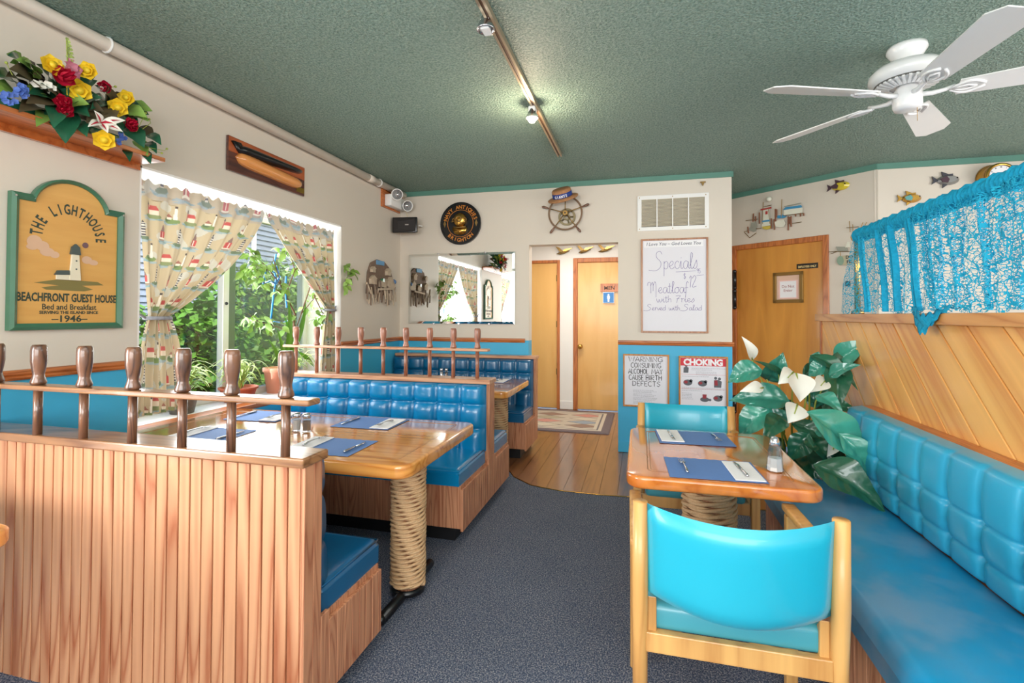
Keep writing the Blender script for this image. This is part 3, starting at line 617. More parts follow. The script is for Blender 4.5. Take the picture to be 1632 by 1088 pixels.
# ================================================================== TABLES
def rounded(x0, x1, y0, y1, r, n=6):
    P = []
    for cx, cy, a in ((x1 - r, y1 - r, 0), (x0 + r, y1 - r, 90), (x0 + r, y0 + r, 180), (x1 - r, y0 + r, 270)):
        for k in range(n + 1): t_ = math.radians(a + 90 * k / n); P.append((cx + r * math.cos(t_), cy + r * math.sin(t_)))
    return P
def rope_column(root, cx, cy, z0, z1, r, rr=.009, half=False):
    m = mb(); m.lathe([(r - rr, z0), (r - rr, z1)], (cx, cy, 0), 20); o = m.build('post', BEADEND, root, smooth=True)
    pitch = rr * 1.85; nt_ = int((z1 - z0) / pitch); m = mb(); N = 26; pts = []
    for i in range(nt_ * N):
        a = 2 * PI * i / N; pts.append((cx + r * math.cos(a), cy + r * math.sin(a), z0 + rr + i / N * pitch))
    # two-strand lay: strands twist around the wrap path
    for ph in (0, PI):
        q = []
        for i, p in enumerate(pts):
            a = 2 * PI * i / N; tw = i * .62 + ph; d = rr * .42
            q.append((p[0] + math.cos(a) * math.cos(tw) * d, p[1] + math.sin(a) * math.cos(tw) * d, p[2] + math.sin(tw) * d))
        m.tube(q, rr * .68, 5)
    m.build('rope_wrap', ROPE, root, smooth=True, fixn=False)
def table(name, label, x0, x1, y0, y1, zt, th, mt, r, cols, group=None, colr=.078, rr=.011, base='tube', groove=True):
    cx, cy = (x0 + x1) / 2, (y0 + y1) / 2; root = thing(name, label, 'table', (cx, cy, 0), group=group)
    m = mb(); m.prism(rounded(x0, x1, y0, y1, r), zt - th, zt); m.cur = 0
    o = m.build('tabletop', mt, root, bevel=.012, seg=4)
    if groove:
        g = .085; P = rounded(x0 + g, x1 - g, y0 + g, y1 - g, .03, 3); m = mb(); m.tube([(p[0], p[1], zt - .0024) for p in P + [P[0], P[1]]], .0034, 6, False)
        m.build('inlaid_rope', plain('inlay_tan', S(150, 100, 56), .5) if 'inlay_tan' not in MATS else MATS['inlay_tan'], root)
        P = rounded(x0 + g + .012, x1 - g - .012, y0 + g + .012, y1 - g - .012, .03, 3); m = mb(); m.tube([(p[0], p[1], zt - .0016) for p in P + [P[0], P[1]]], .0022, 6, False); m.build('inlay_line', MATS['inlay_tan'], root)
    m = mb(); m.box(x0 + .12, x1 - .12, y0 + .1, y1 - .1, zt - th - .022, zt - th); m.build('batten', TEDGE, root, bevel=.004)
    for (px, py, ylen) in cols:
        rope_column(root, px, py, .05, zt - th - .02, colr, rr)
        if base == 'tube':
            m = mb(); m.tube([(px, py - ylen, .03), (px, py + ylen, .03)], .024, 12); m.ball((px, py - ylen, .03), .024, 12, 8); m.ball((px, py + ylen, .03), .024, 12, 8)
            m.lathe([(.085, .03), (.08, .05), (.04, .06)], (px, py, 0), 20); m.build('foot', BLACKM, root, smooth=True)
        else:
            for a in (48, 132, 228, 312):
                a = math.radians(a); m = mb(); L = .4
                m.beam((px, py, .07), (px + L * math.cos(a), py + L * math.sin(a), .03), .06, .055); m.build('foot', CHAIRW, root, bevel=.015, seg=3)
    return root
table('booth_table', 'large honey varnished booth table in front of the bright blue bench', -2.66, -.945, 1.90, 2.80, .745, .06, TABLE1, .07, [(-1.115, 2.26, .26), (-2.35, 2.3, .26)])
table('booth_table', 'small visible end of varnished table before the rearmost bench', -2.62, -1.065, 3.93, 4.80, .745, .055, TABLE1, .07, [(-1.235, 4.27, .24)], groove=False)
table('dining_table', 'amber square dining table on rope-wrapped pedestal between two chairs', -.06, .655, 2.03, 2.93, .745, .05, TABLE2, .07, [(.30, 2.45, 0)], colr=.108, rr=.014, base='cross')
table('corner_table', 'orange table corner entering at left edge of frame', -2.6, -1.8, .25, 1.08, .745, .05, TABLE1, .07, [(-2.2, .65, .2)], groove=False)
# ================================================================== BANQUETTE AND DIVIDER
bq = thing('banquette', 'long turquoise tufted vinyl banquette along the right divider', 'bench', (.95, 1.2, 0))
m = mb(); m.box(.72, 1.2, -1.4, 3.2, .085, .35); m.build('seat_base', BEADEND, bq)
for k in range(48):
    y0 = -1.4 + k * .0958; m = mb(); m.box(.703, .72, y0 + .001, y0 + .0948, .085, .35); m.build('front_board', BEADEND, bq, bevel=.0015, seg=1)
m = mb(); m.box(.76, 1.2, -1.4, 3.17, 0, .085); m.build('toe_kick', BLACK, bq)
m = mb()
def gs(a, b):
    y = -1.4 + b * 4.62; x = .672 + a * .47; e = a * .47; f = math.sqrt(max(0, 1 - (1 - min(1, e / .05)) ** 2)); eb = min(b, 1 - b) * 4.62; f2 = math.sqrt(max(0, 1 - (1 - min(1, eb / .04)) ** 2))
    return (x, y, .40 + .055 * min(f, f2) + .012 * math.sin(PI * a) * (1 + .5 * math.sin(y * 5.2)) * min(1, eb * 5))
m.grid(gs, 60, 160); m.box(.672, 1.142, -1.4, 3.22, .34, .401); o = m.build('seat_cushion', VSEAT, bq)
for p in o.data.polygons: p.use_smooth = p.index < 59 * 159
m = mb(); m.box(1.142, 1.165, -1.4, 3.2, .3, .452); m.build('back_strip', ORANGE, bq)
m = mb(); m.box(1.2, 1.268, -1.4, 3.2, .35, .862); m.build('back_core', BEADEND, bq)
nb = 24; cushion_back('backrest', bq, VCYAN, (1.2, 3.215, .455), (0, -1, 0), (0, 0, 1), (-1, 0, 0), .193 * nb, .425, nb, (0, .24, .53, 1.0), .05, .034, -.0, nv=70, gp=(6, .55))
m = mb(); m.box(1.2, 1.268, -1.4, 3.215, .862, .88); m.build('back_ledge', ORANGE, bq, bevel=.004)
dv = thing('plank_divider', 'tall half wall of diagonal cedar planks behind the banquette', 'divider', (1.3, 1.3, 0))
DY0, DY1, DZ0, DZ1 = -1.4, 4.05, .0, 1.345
m = mb(); m.box(1.285, 1.36, DY0, DY1, 0, DZ1); m.build('core', BEADEND, dv)
m = mb(); m.box(1.225, 1.385, DY0, DY1 + .01, DZ1, 1.395); m.build('cap_rail', wood('divider_cap', S(214, 152, 90), S(186, 116, 60), 'Y', 1.2, .35, .3, 2, 0), dv, bevel=.004)
m = mb(); m.box(1.262, 1.385, DY1, DY1 + .03, 0, DZ1); m.build('end_post', ORANGEZ, dv, bevel=.003)
seams = [3.845, 3.62, 3.41, 3.215, 3.01, 2.805, 2.61, 2.40, 2.195]; seams = [4.07, 4.29, 4.51, 4.73, 4.95] [::-1] + seams
while seams[-1] > -1.9: seams.append(seams[-1] - .2)
SL = (2.991 - 2.491) / (1.362 - .873)      # planks lean: y falls as z falls
zt = 1.345
def clip(P, ya, yb):
    for s_, lim in ((1, ya), (-1, yb)):
        Q = []
        for i in range(len(P)):
            a, b = P[i], P[(i + 1) % len(P)]; ia = s_ * (a[0] - lim) >= 0; ib = s_ * (b[0] - lim) >= 0
            if ia: Q.append(a)
            if ia != ib: t_ = (lim - a[0]) / (b[0] - a[0]); Q.append((lim, a[1] + t_ * (b[1] - a[1])))
        P = Q
        if not P: return P
    return P
seams += [seams[-1] - .2 * k for k in range(1, 9)]
seams2 = [5.17 + .22 * k for k in range(6)][::-1] + seams
for a, b in zip(seams2[:-1], seams2[1:]):
    P = [(b + .0035, zt), (a - .0035, zt), (a - .0035 - SL * zt, 0), (b + .0035 - SL * zt, 0)]; P = clip(P, DY0, DY1)
    if len(P) < 3: continue
    P2 = []
    for q in P:
        if not P2 or math.hypot(q[0] - P2[-1][0], q[1] - P2[-1][1]) > 1e-4: P2.append(q)
    m = mb(); m.frame((1.285, 0, 0), (0, -1, 0), (0, 0, 1)); m.prism([(-y, z) for y, z in P2], 0, .016 + .003 * (len(m.v) % 3)); o = m.build('plank', PLANK, dv, bevel=.004, seg=2)
# brass posts and lace curtain on the divider
br = thing('brass_rail', 'brass curtain rail on posts above the plank divider', 'rail', (1.3, 2, 1.395))
m = mb(); m.tube([(1.3, -1.3, 1.878), (1.3, 3.5, 1.878)], .019, 12); m.build('rod', BRASS, br, smooth=True)
for yy in (3.52, 1.3, -1.2):
    m = mb(); m.lathe([(.035, 1.395), (.035, 1.41), (.017, 1.42), (.017, 1.84), (.022, 1.845), (.022, 1.852)], (1.3, yy, 0), 14); m.ball((1.3, yy, 1.875), .034, 14, 10); m.build('post', BRASS, br, smooth=True)
lc = thing('lace_curtain', 'turquoise net curtain gathered on brass rail above plank divider', 'curtain', (1.28, 2, 1.4))
rr_ = random.Random(3); folds = [rr_.uniform(0, 6.28) for _ in range(8)]
def lace(off, zt0, zb, phase, amp):
    def g(a, b):
        y = 3.5 - a * 3.6 + .13 * b * (1 - a * .6) * (1 if a < .04 else 0); sp = 3.5 - y
        y += -.0 + (.09 * b * math.exp(-a * 60)); f = math.sin(sp * 26 + phase + 1.2 * math.sin(sp * 7)) * .6 + math.sin(sp * 61 + folds[1]) * .25 + math.sin(sp * 11 + folds[2]) * .4
        return (1.3 - off + f * amp * (.5 + .5 * b) - .02 * b, y + .02 * b * math.sin(sp * 19), zt0 + (zb - zt0) * b + .012 * math.sin(sp * 31) * b)
    return g
m = mb(); m.grid(lace(.03, 1.875, 1.40, 0, .022), 420, 26); m.build('net', LACE, lc, smooth=True, fixn=False)
for k, (yc, wd) in enumerate(((3.38, .022), (3.16, .018), (3.02, .02), (2.83, .03), (2.71, .05), (2.62, .1), (2.48, .12), (2.3, .05), (2.13, .16), (1.9, .1), (1.6, .12), (1.2, .1), (.8, .12), (.4, .1))):
    def g(a, b, yc=yc, wd=wd, k=k):
        y = yc + (a - .5) * wd * (1.15 - .35 * b + .3 * math.sin(b * 9 + k * 2)) - .13 * b * (1 if k < 5 else .6) + .008 * math.sin(b * 6 + k); return (1.268 + .016 * math.sin(a * 9 + k) - .018 * b, y, 1.86 - .455 * b)
    m = mb(); m.grid(g, 10, 16); m.build('fold', LACEO if wd < .04 else LACE, lc, smooth=True, fixn=False)
m = mb()
m.grid(lambda a, b: (1.3 + (.034 + .007 * math.sin(a * 900)) * math.cos(b * 2 * PI), 3.5 - a * 3.6 , 1.878 + (.036 + .008 * math.sin(a * 700 + 1) + .006 * math.sin(a * 260)) * math.sin(b * 2 * PI)), 700, 11); m.build('gathered_heading', LACEO, lc, smooth=True, fixn=False)
def gth(a, b):
    y = 2.72 - .28 * a; return (1.235 - .03 * math.sin(PI * a), y + .02 * math.sin(b * 9), 1.42 - .03 * math.sin(a * PI) - .09 * b * math.sin(PI * a) ** 2 + .01 * math.sin(a * 40))
m = mb(); m.grid(gth, 30, 10); m.build('trailing_hem', LACEO, lc, smooth=True, fixn=False)
# ================================================================== CHAIRS
def chair(name, label, loc, rz, group=None):
    r_ = thing(name, label, 'chair', loc, rz, group)
    P = lambda mm, n, mt, **k: mm.build(n, mt, r_, world=False, **k)
    for s in (-1, 1):
        m = mb(); m.tube([(s * .255, -.25, .0), (s * .257, -.245, .42), (s * .257, -.26, .60), (s * .255, -.275, .84)], [.018, .023, .024, .021], 12); P(m, 'rear_leg', CHAIRW, smooth=True)
        m = mb(); m.beam((s * .275, .27, 0), (s * .275, .255, .65), .04, .036, (0, 1, 0)); P(m, 'front_leg', CHAIRW, bevel=.006)
        m = mb(); m.beam((s * .276, .30, .665), (s * .262, -.235, .70), .046, .026); P(m, 'arm', CHAIRW, bevel=.008, seg=3)
        m = mb(); m.beam((s * .262, .25, .43), (s * .258, -.245, .43), .022, .06); P(m, 'side_rail', CHAIRW, bevel=.003)
        m = mb(); m.add([(s * .235, -.25, .40), (s * .235, -.25, .56), (s * .235, -.10, .40), (s * .21, -.25, .40), (s * .21, -.25, .56), (s * .21, -.10, .40)], [(0, 1, 2), (3, 5, 4), (0, 3, 4, 1), (1, 4, 5, 2), (0, 2, 5, 3)]); P(m, 'corner_block', CHAIRW, bevel=.003)
    m = mb(); m.box(-.24, .24, -.262, -.236, .405, .462); P(m, 'rear_rail', CHAIRW, bevel=.003)
    m = mb(); m.box(-.26, .26, .225, .25, .405, .462); P(m, 'front_rail', CHAIRW, bevel=.003)
    m = mb(); m.box(-.236, .236, -.24, .26, .455, .535); P(m, 'seat_cushion', VTEAL, bevel=.022, seg=4)
    m = mb(); nu, nv = 28, 12
    def f(a, b, side):
        x = -.236 + a * .472; bow = 1 - (2 * a - 1) ** 2; e = math.sqrt(max(0, 1 - (2 * b - 1) ** 6)) * math.sqrt(max(0, 1 - (2 * a - 1) ** 14))
        y = -.262 - .075 * bow - .03 * (b - .2) + side * .024 * e; z = .578 + b * .262 - .028 * bow + .012 * bow * b
        return (x, y, z)
    m.grid(lambda a, b: f(a, b, 1), nu, nv); m.grid(lambda a, b: f(a, b, -1), nu, nv)
    m.build('backrest', VCHAIR, r_, world=False, smooth=True, fixn=True)
    return r_
chair('dining_chair', 'turquoise vinyl armchair with oak frame in the foreground, its back to the camera', (.252, 1.76, .006), 0)
chair('dining_chair', 'turquoise vinyl chair behind the amber table, facing the camera below two framed posters', (.255, 2.88, .006), PI)
# ================================================================== HANDWRITING
SC = {'a': (1., [[(.75, .85), (.4, 1), (.1, .7), (.08, .3), (.3, 0), (.6, .2), (.78, .9), (.75, .3), (.95, .02), (1.05, .2)]]), 'e': (.8, [[(0, .3), (.5, .55), (.6, .85), (.38, 1), (.1, .7), (.1, .25), (.4, 0), (.8, .25)]]),
 'c': (.75, [[(.65, .8), (.4, 1), (.1, .7), (.1, .25), (.4, 0), (.75, .25)]]), 'i': (.5, [[(0, .3), (.2, 1), (.2, .2), (.35, 0), (.5, .2)], [(.2, 1.35), (.26, 1.45)]]), 'l': (.5, [[(0, .3), (.38, 1.6), (.3, 2), (.13, 1.8), (.13, .3), (.3, 0), (.5, .2)]]),
 's': (.65, [[(0, .1), (.4, .95), (.45, 1.05), (.55, .4), (.3, 0), (.02, .1)]]), 'p': (.85, [[(.1, 1), (.08, -.9)], [(.1, .7), (.4, 1), (.7, .7), (.6, .15), (.3, 0), (.1, .2)]]), 't': (.55, [[(.2, 1.7), (.2, .2), (.35, 0), (.55, .2)], [(-.05, 1.15), (.5, 1.2)]]),
 'o': (.85, [[(.4, 1), (.08, .7), (.1, .2), (.4, 0), (.7, .3), (.68, .8), (.4, 1), (.85, .9)]]), 'f': (.6, [[(.55, 1.7), (.35, 1.95), (.18, 1.4), (.12, 0), (.0, -.8)], [(-.1, .85), (.5, .95)]]), 'w': (1.1, [[(0, 1), (.15, .1), (.4, .1), (.5, .8), (.65, .1), (.9, .15), (1, 1)]]),
 'h': (.8, [[(.1, 1.9), (.1, 0)], [(.1, .6), (.4, 1), (.6, .7), (.6, 0)]]), 'r': (.6, [[(0, .9), (.15, 1), (.15, 0)], [(.15, .6), (.35, 1), (.55, .95)]]), 'v': (.65, [[(0, 1), (.3, 0), (.6, 1)]]), 'd': (.9, [[(.65, .8), (.35, 1), (.05, .6), (.1, .1), (.4, 0), (.65, .3)], [(.7, 1.9), (.67, 0)]]),
 'S': (1.5, [[(1.3, 1.9), (1.0, 2.3), (.5, 2.1), (.5, 1.5), (1.1, .9), (1.0, .2), (.3, -.2), (-.7, -.1)]]), 'M': (1.5, [[(-.4, 1.3), (-.3, 1.8), (0, 1.9), (.15, 1.5), (.2, 0)], [(.2, 1.3), (.45, 1.9), (.6, 1.4), (.6, .4)], [(.6, 1.3), (.9, 2.0), (1.1, 1.4), (1.1, -.7)]]),
 'F': (1.0, [[(0, 1.7), (.9, 1.8), (.35, .9), (.2, -.2)], [(.15, .95), (.7, 1.0)]]), '$': (.9, [[(.6, 1.5), (.2, 1.6), (.2, 1.1), (.6, .8), (.5, .3), (.1, .4)], [(.35, 1.9), (.35, 0)]]), '1': (.6, [[(.1, 1.4), (.4, 1.8), (.25, -.2)]]), '2': (.9, [[(0, 1.4), (.35, 1.9), (.6, 1.4), (0, -.1), (.7, 0)]]),
 '9': (.7, [[(.6, 1.6), (.3, 1.9), (.05, 1.4), (.4, 1.1), (.6, 1.7), (.5, .2)]]), '5': (.7, [[(.6, 1.8), (.15, 1.8), (.1, 1.1), (.5, 1.0), (.5, .3), (.05, .1)]]), ' ': (.7, [])}
CA = {'W': (1.1, [[(0, 2), (.25, 0), (.5, 1.6), (.75, 0), (1, 2)]]), 'A': (.95, [[(0, 0), (.4, 2), (.8, 0)], [(.15, .7), (.65, .7)]]), 'R': (.85, [[(0, 0), (0, 2), (.6, 1.8), (.6, 1.2), (0, 1), (.65, 0)]]), 'N': (.9, [[(0, 0), (0, 2), (.65, 0), (.65, 2)]]), 'I': (.3, [[(0, 0), (0, 2)]]),
 'G': (.9, [[(.7, 1.7), (.35, 2), (0, 1.5), (0, .4), (.35, 0), (.7, .4), (.7, .9), (.4, .9)]]), 'C': (.85, [[(.65, 1.8), (.3, 2), (0, 1.5), (0, .5), (.3, 0), (.65, .2)]]), 'O': (.9, [[(.35, 2), (0, 1.5), (0, .5), (.35, 0), (.7, .5), (.7, 1.5), (.35, 2)]]), 'S': (.8, [[(.6, 1.7), (.3, 2), (0, 1.5), (.6, .6), (.3, 0), (0, .3)]]),
 'U': (.9, [[(0, 2), (0, .3), (.35, 0), (.7, .3), (.7, 2)]]), 'M': (1.1, [[(0, 0), (.08, 2), (.45, .7), (.82, 2), (.9, 0)]]), 'L': (.65, [[(0, 2), (0, 0), (.5, 0)]]), 'H': (.85, [[(0, 0), (0, 2)], [(.6, 0), (.6, 2)], [(0, 1.1), (.6, 1.1)]]), 'Y': (.85, [[(0, 2), (.3, 1), (.6, 2)], [(.3, 1), (.3, 0)]]),
 'E': (.7, [[(.5, 2), (0, 2), (0, 0), (.5, 0)], [(0, 1), (.4, 1)]]), 'B': (.85, [[(0, 1), (.5, 1.1), (.5, 1.9), (0, 2), (0, 0), (.6, .1), (.6, .9), (0, 1)]]), 'T': (.8, [[(0, 2), (.6, 2)], [(.3, 2), (.3, 0)]]), 'D': (.9, [[(0, 0), (0, 2), (.5, 1.7), (.65, 1), (.5, .3), (0, 0)]]), 'F': (.7, [[(.5, 2), (0, 2), (0, 0)], [(0, 1), (.4, 1)]]), ' ': (.7, [])}
def hand(m, txt, x, y, h, wd, font=SC, smooth=True, sx=1.0, gap=0.0, width=None):
    tot = sum(font[c][0] + gap for c in txt)
    if width: sx = width / (tot * h)
    for c in txt:
        adv, st = font[c]
        for q in st: m.stroke([(x + a * h * sx, y + b * h) for a, b in q], wd, smooth=smooth)
        x += (adv + gap) * h * sx
    return m
def frame_rect(m, w_, h_, fw, d, x=0, y=0):
    m.box(x, x + w_, y, y + fw, 0, d); m.box(x, x + w_, y + h_ - fw, y + h_, 0, d); m.box(x, x + fw, y + fw, y + h_ - fw, 0, d); m.box(x + w_ - fw, x + w_, y + fw, y + h_ - fw, 0, d)
# ------------------------------------------------------------------ back wall pieces
WY = YB
t_ = thing('specials_board', 'tall white board in thin wooden frame with purple handwritten specials', 'board', (.316, WY, 1.68))
Wd, Hd = .636, .94; o_ = (-.002, WY - .002, 1.209)
m = mb(); m.frame(o_, (1, 0, 0), (0, 0, 1)); m.box(.012, Wd - .012, .012, Hd - .012, 0, .008); m.build('sheet', PAPER2, t_)
m = mb(); m.frame(o_, (1, 0, 0), (0, 0, 1)); frame_rect(m, Wd, Hd, .018, .016); m.build('frame', wood('board_frame', S(176, 126, 92), S(150, 100, 70), 'Z', 2, .4, .2, 1.5, 0), t_, bevel=.003)
o2 = (o_[0], o_[1] - .0085, o_[2])
m = mb(); m.frame(o2, (1, 0, 0), (0, 0, 1)); m.box(.03, Wd - .045, Hd - .085, Hd - .026, -.0003, .0004); m.build('header_strip', PAPER, t_)
m = mb(); m.frame((o2[0], o2[1] - .0005, o2[2]), (1, 0, 0), (0, 0, 1)); m.text('I Love You – God Loves You', .047, .05, Hd - .068, 'LEFT', .0003, sx=.93, shear=.25); m.build('header_lettering', plain('dark_header', S(90, 92, 110), .6), t_)
m = mb(); m.frame(o2, (1, 0, 0), (0, 0, 1))
hand(m, 'Specials', .12, .635, .078, .0035, width=.42); m.stroke([(.335, .605), (.43, .608), (.52, .612)], .003)
hand(m, '$', .405, .53, .034, .003); hand(m, '12', .455, .462, .055, .0038, sx=1.0); hand(m, '95', .53, .585, .026, .0028); m.stroke([(.525, .565), (.595, .572)], .0026); m.build('blue_handwriting', plain('violet_grey_marker', S(104, 90, 158), .5), t_)
m = mb(); m.frame(o2, (1, 0, 0), (0, 0, 1)); hand(m, 'Meatloaf', .085, .395, .058, .0035, width=.37); hand(m, 'with Fries', .15, .305, .036, .003, width=.36); hand(m, 'Served with Salad', .05, .225, .026, .003, width=.53); m.build('purple_handwriting', INKP, t_)
def poster(name, label, x0, x1, z0, z1, fmat):
    r_ = thing(name, label, 'poster', ((x0 + x1) / 2, WY, (z0 + z1) / 2)); w_, h_ = x1 - x0, z1 - z0
    m = mb(); m.frame((x0, WY - .002, z0), (1, 0, 0), (0, 0, 1)); m.box(.01, w_ - .01, .01, h_ - .01, 0, .008); m.build('sheet', PAPER2, r_)
    m = mb(); m.frame((x0, WY - .002, z0), (1, 0, 0), (0, 0, 1)); frame_rect(m, w_, h_, .016, .02); m.build('frame', fmat, r_, bevel=.004)
    return r_, w_, h_, (x0, WY - .0105, z0)
FRM = wood('gold_oak_frame', S(200, 136, 68), S(168, 104, 46), 'Z', 2, .4, .2, 1.5, 0)
r_, w_, h_, o2 = poster('warning_poster', 'framed poster hand-lettered warning consuming alcohol may cause birth defects', -.179, .268, .464, .992, FRM)
for i, (s_, xa, ww) in enumerate((('WARNING', .055, .34), ('CONSUMING', .08, .295), ('ALCOHOL', .052, .2), ('CAUSE', .06, .145), ('DEFECTS', .095, .275), ('MAY', .28, .11), ('BIRTH', .225, .16))):
    m = mb(); m.frame(o2, (1, 0, 0), (0, 0, 1)); hand(m, s_, xa, h_ - .075 - (i if i < 5 else i - 3) * .061, .0245, .0062, CA, False, width=ww); m.build('lettering_line', INK, r_)
m = mb(); m.frame(o2, (1, 0, 0), (0, 0, 1)); rq = random.Random(5)
for i in range(12):
    y = .165 - i * .011 - (i // 3) * .004; xx = .1; xe = .34 - rq.random() * .08
    while xx < xe: l = rq.uniform(.006, .02); m.box(xx, xx + l, y, y + .0028, 0, .0004); xx += l + .004
m.build('small_print', INKG, r_, kind='stuff')
r_, w_, h_, o2 = poster('choking_poster', 'framed first aid poster headed choking in white on red', .357, .809, .43, .985, FRM)
m = mb(); m.frame(o2, (1, 0, 0), (0, 0, 1)); m.box(.018, w_ - .018, h_ - .095, h_ - .02, 0, .0006); m.build('red_band', RED, r_)
m = mb(); m.frame((o2[0], o2[1] - .0007, o2[2]), (1, 0, 0), (0, 0, 1)); m.text('CHOKING', .083, w_ / 2, h_ - .087, bold=.0042, sx=.96, spacing=.95); m.build('title', PAPER, r_)
m = mb(); m.frame(o2, (1, 0, 0), (0, 0, 1)); rq = random.Random(6)
for (y, xs, xe, n) in ((.435, .12, .42, 1), (.42, .12, .30, 1), (.40, .16, .34, 3), (.355, .03, .27, 1), (.245, .03, .42, 2), (.215, .03, .21, 1), (.19, .03, .12, 5)):
    for k in range(n):
        xx = xs
        while xx < xe: l = rq.uniform(.006, .018); m.box(xx, xx + l, y - k * .014, y - k * .014 + .003, 0, .0004); xx += l + .004
m.build('small_print', INKG, r_, kind='stuff')
m = mb(); m.frame(o2, (1, 0, 0), (0, 0, 1)); m2 = mb(); m2.frame((o2[0], o2[1] - .0006, o2[2]), (1, 0, 0), (0, 0, 1)); m3 = mb(); m3.frame(o2, (1, 0, 0), (0, 0, 1))
m3.box(.02, .43, .375, .3765, 0, .0004); m3.box(.02, .43, .236, .2375, 0, .0004); m3.build('rule_line', RED, r_)
for (x, y, k) in ((.07, .42, 0), (.085, .295, 1), (.22, .29, 1), (.36, .295, 2), (.24, .145, 3), (.36, .15, 1)):
    if k == 0: m.disc(x, y + .045, .016, 0, .0005, 12); m.prism([(x - .025, y - .03), (x + .02, y - .03), (x + .024, y + .02), (x, y + .032), (x - .024, y + .02)], 0, .0005); m2.disc(x + .004, y + .04, .007, 0, .0004, 8)
    if k == 1: m.disc(x, y, .042, 0, .0005, 18, 1, .7); m.disc(x + .03, y + .018, .015, 0, .0005, 10); m2.disc(x - .018, y + .004, .018, 0, .0005, 10, 1, .8)
    if k == 2: m.disc(x - .02, y + .05, .014, 0, .0005, 10); m.disc(x + .015, y + .045, .014, 0, .0005, 10); m.prism([(x - .035, y - .04), (x + .03, y - .04), (x + .035, y + .02), (x, y + .035), (x - .035, y + .03)], 0, .0005); m2.prism([(x - .03, y - .02), (x, y - .02), (x - .004, y + .03), (x - .03, y + .028)], 0, .0005)
    if k == 3: m.disc(x, y - .01, .042, 0, .0005, 18, 1, .55); m.disc(x + .048, y - .012, .013, 0, .0005, 10); m2.prism([(x - .018, y), (x + .014, y), (x + .018, y + .04), (x - .02, y + .04)], 0, .0005)
m.build('grey_figures', DGREY, r_); m2.build('red_figures', plain('dull_red_print', S(150, 48, 58), .6), r_)
# vent grille
vt = thing('air_vent', 'white slatted return air grille above the specials board', 'vent', (.303, WY, 2.41))
x0, x1, z0, z1 = -.036, .643, 2.232, 2.588; wv, hv = x1 - x0, z1 - z0
m = mb(); m.frame((x0, WY, z0), (1, 0, 0), (0, 0, 1)); frame_rect(m, wv, hv, .04, .012); m.build('frame', WHITE, vt, bevel=.003)
m = mb(); m.frame((x0, WY - .0005, z0), (1, 0, 0), (0, 0, 1)); m.box(.02, wv - .02, .02, hv - .02, 0, .002); m.build('backing', plain('vent_dark', S(70, 66, 60), .8), vt)
for k in range(1, 4):
    m = mb(); m.frame((x0, WY, z0), (1, 0, 0), (0, 0, 1)); xx = .04 + (wv - .08) * k / 4; m.box(xx - .005, xx + .005, .04, hv - .04, .001, .014); m.build('mullion', WHITE, vt)
for k in range(22):
    m = mb(); m.frame((x0, WY, z0), (1, 0, 0), (0, 0, 1)); zz = .046 + k * (hv - .088) / 21.5; m.add([(.04, zz, .002), (wv - .04, zz, .002), (wv - .04, zz + .007, .011), (.04, zz + .007, .011), (.04, zz + .002, .001), (wv - .04, zz + .002, .001), (wv - .04, zz + .009, .010), (.04, zz + .009, .010)], [(0, 1, 2, 3), (4, 7, 6, 5), (0, 4, 5, 1), (3, 2, 6, 7), (0, 3, 7, 4), (1, 5, 6, 2)]); m.build('slat', plain('slat_paint', S(206, 198, 178), .5) if 'slat_paint' not in MATS else MATS['slat_paint'], vt)
for (a, b) in ((.02, .02), (wv / 2, .018), (wv - .03, .02), (.02, hv - .02), (wv / 2, hv - .02), (wv - .03, hv - .02)):
    m = mb(); m.frame((x0, WY, z0), (1, 0, 0), (0, 0, 1)); m.disc(a, b, .005, .012, .0135, 8); m.build('screw', BRONZE, vt)
m = mb(); m.frame((.587, WY, 2.675), (1, 0, 0), (0, 0, 1)); m.box(-.025, .025, .01, .022, 0, .02); m.prism([(-.012, .01), (.012, .01), (.004, -.018), (-.004, -.018)], .004, .018); tag(m.build('sprinkler_sensor', BRONZE), 'tiny dark bracket on wall above the vent', 'bracket')
# mirror
mi = thing('wall_mirror', 'frameless mirror with slanted edges, hung beside the doorway', 'mirror', (-1.935, WY, 1.68))
m = mb(); m.box(-2.555, -1.315, WY - .022, WY - .004, 1.283, 2.062); m.build('backing', plain('mirror_edge', S(150, 170, 165), .3), mi)
m = mb(); m.add([(-2.555, WY - .0225, 1.283), (-1.315, WY - .0225, 1.283), (-1.315, WY - .0225, 2.062), (-2.555, WY - .0225, 2.062), (-2.53, WY - .0265, 1.308), (-1.34, WY - .0265, 1.308), (-1.34, WY - .0265, 2.037), (-2.53, WY - .0265, 2.037)], [(4, 5, 6, 7), (0, 1, 5, 4), (1, 2, 6, 5), (2, 3, 7, 6), (3, 0, 4, 7)]); m.build('mirror_glass', MIRROR, mi)
for x, z in ((-2.25, 1.283), (-1.95, 1.283), (-1.6, 1.283), (-2.2, 2.062), (-1.65, 2.062)):
    m = mb(); m.box(x - .01, x + .01, WY - .03, WY, z - .008, z + .008); m.build('clip', CHROME, mi, bevel=.002)
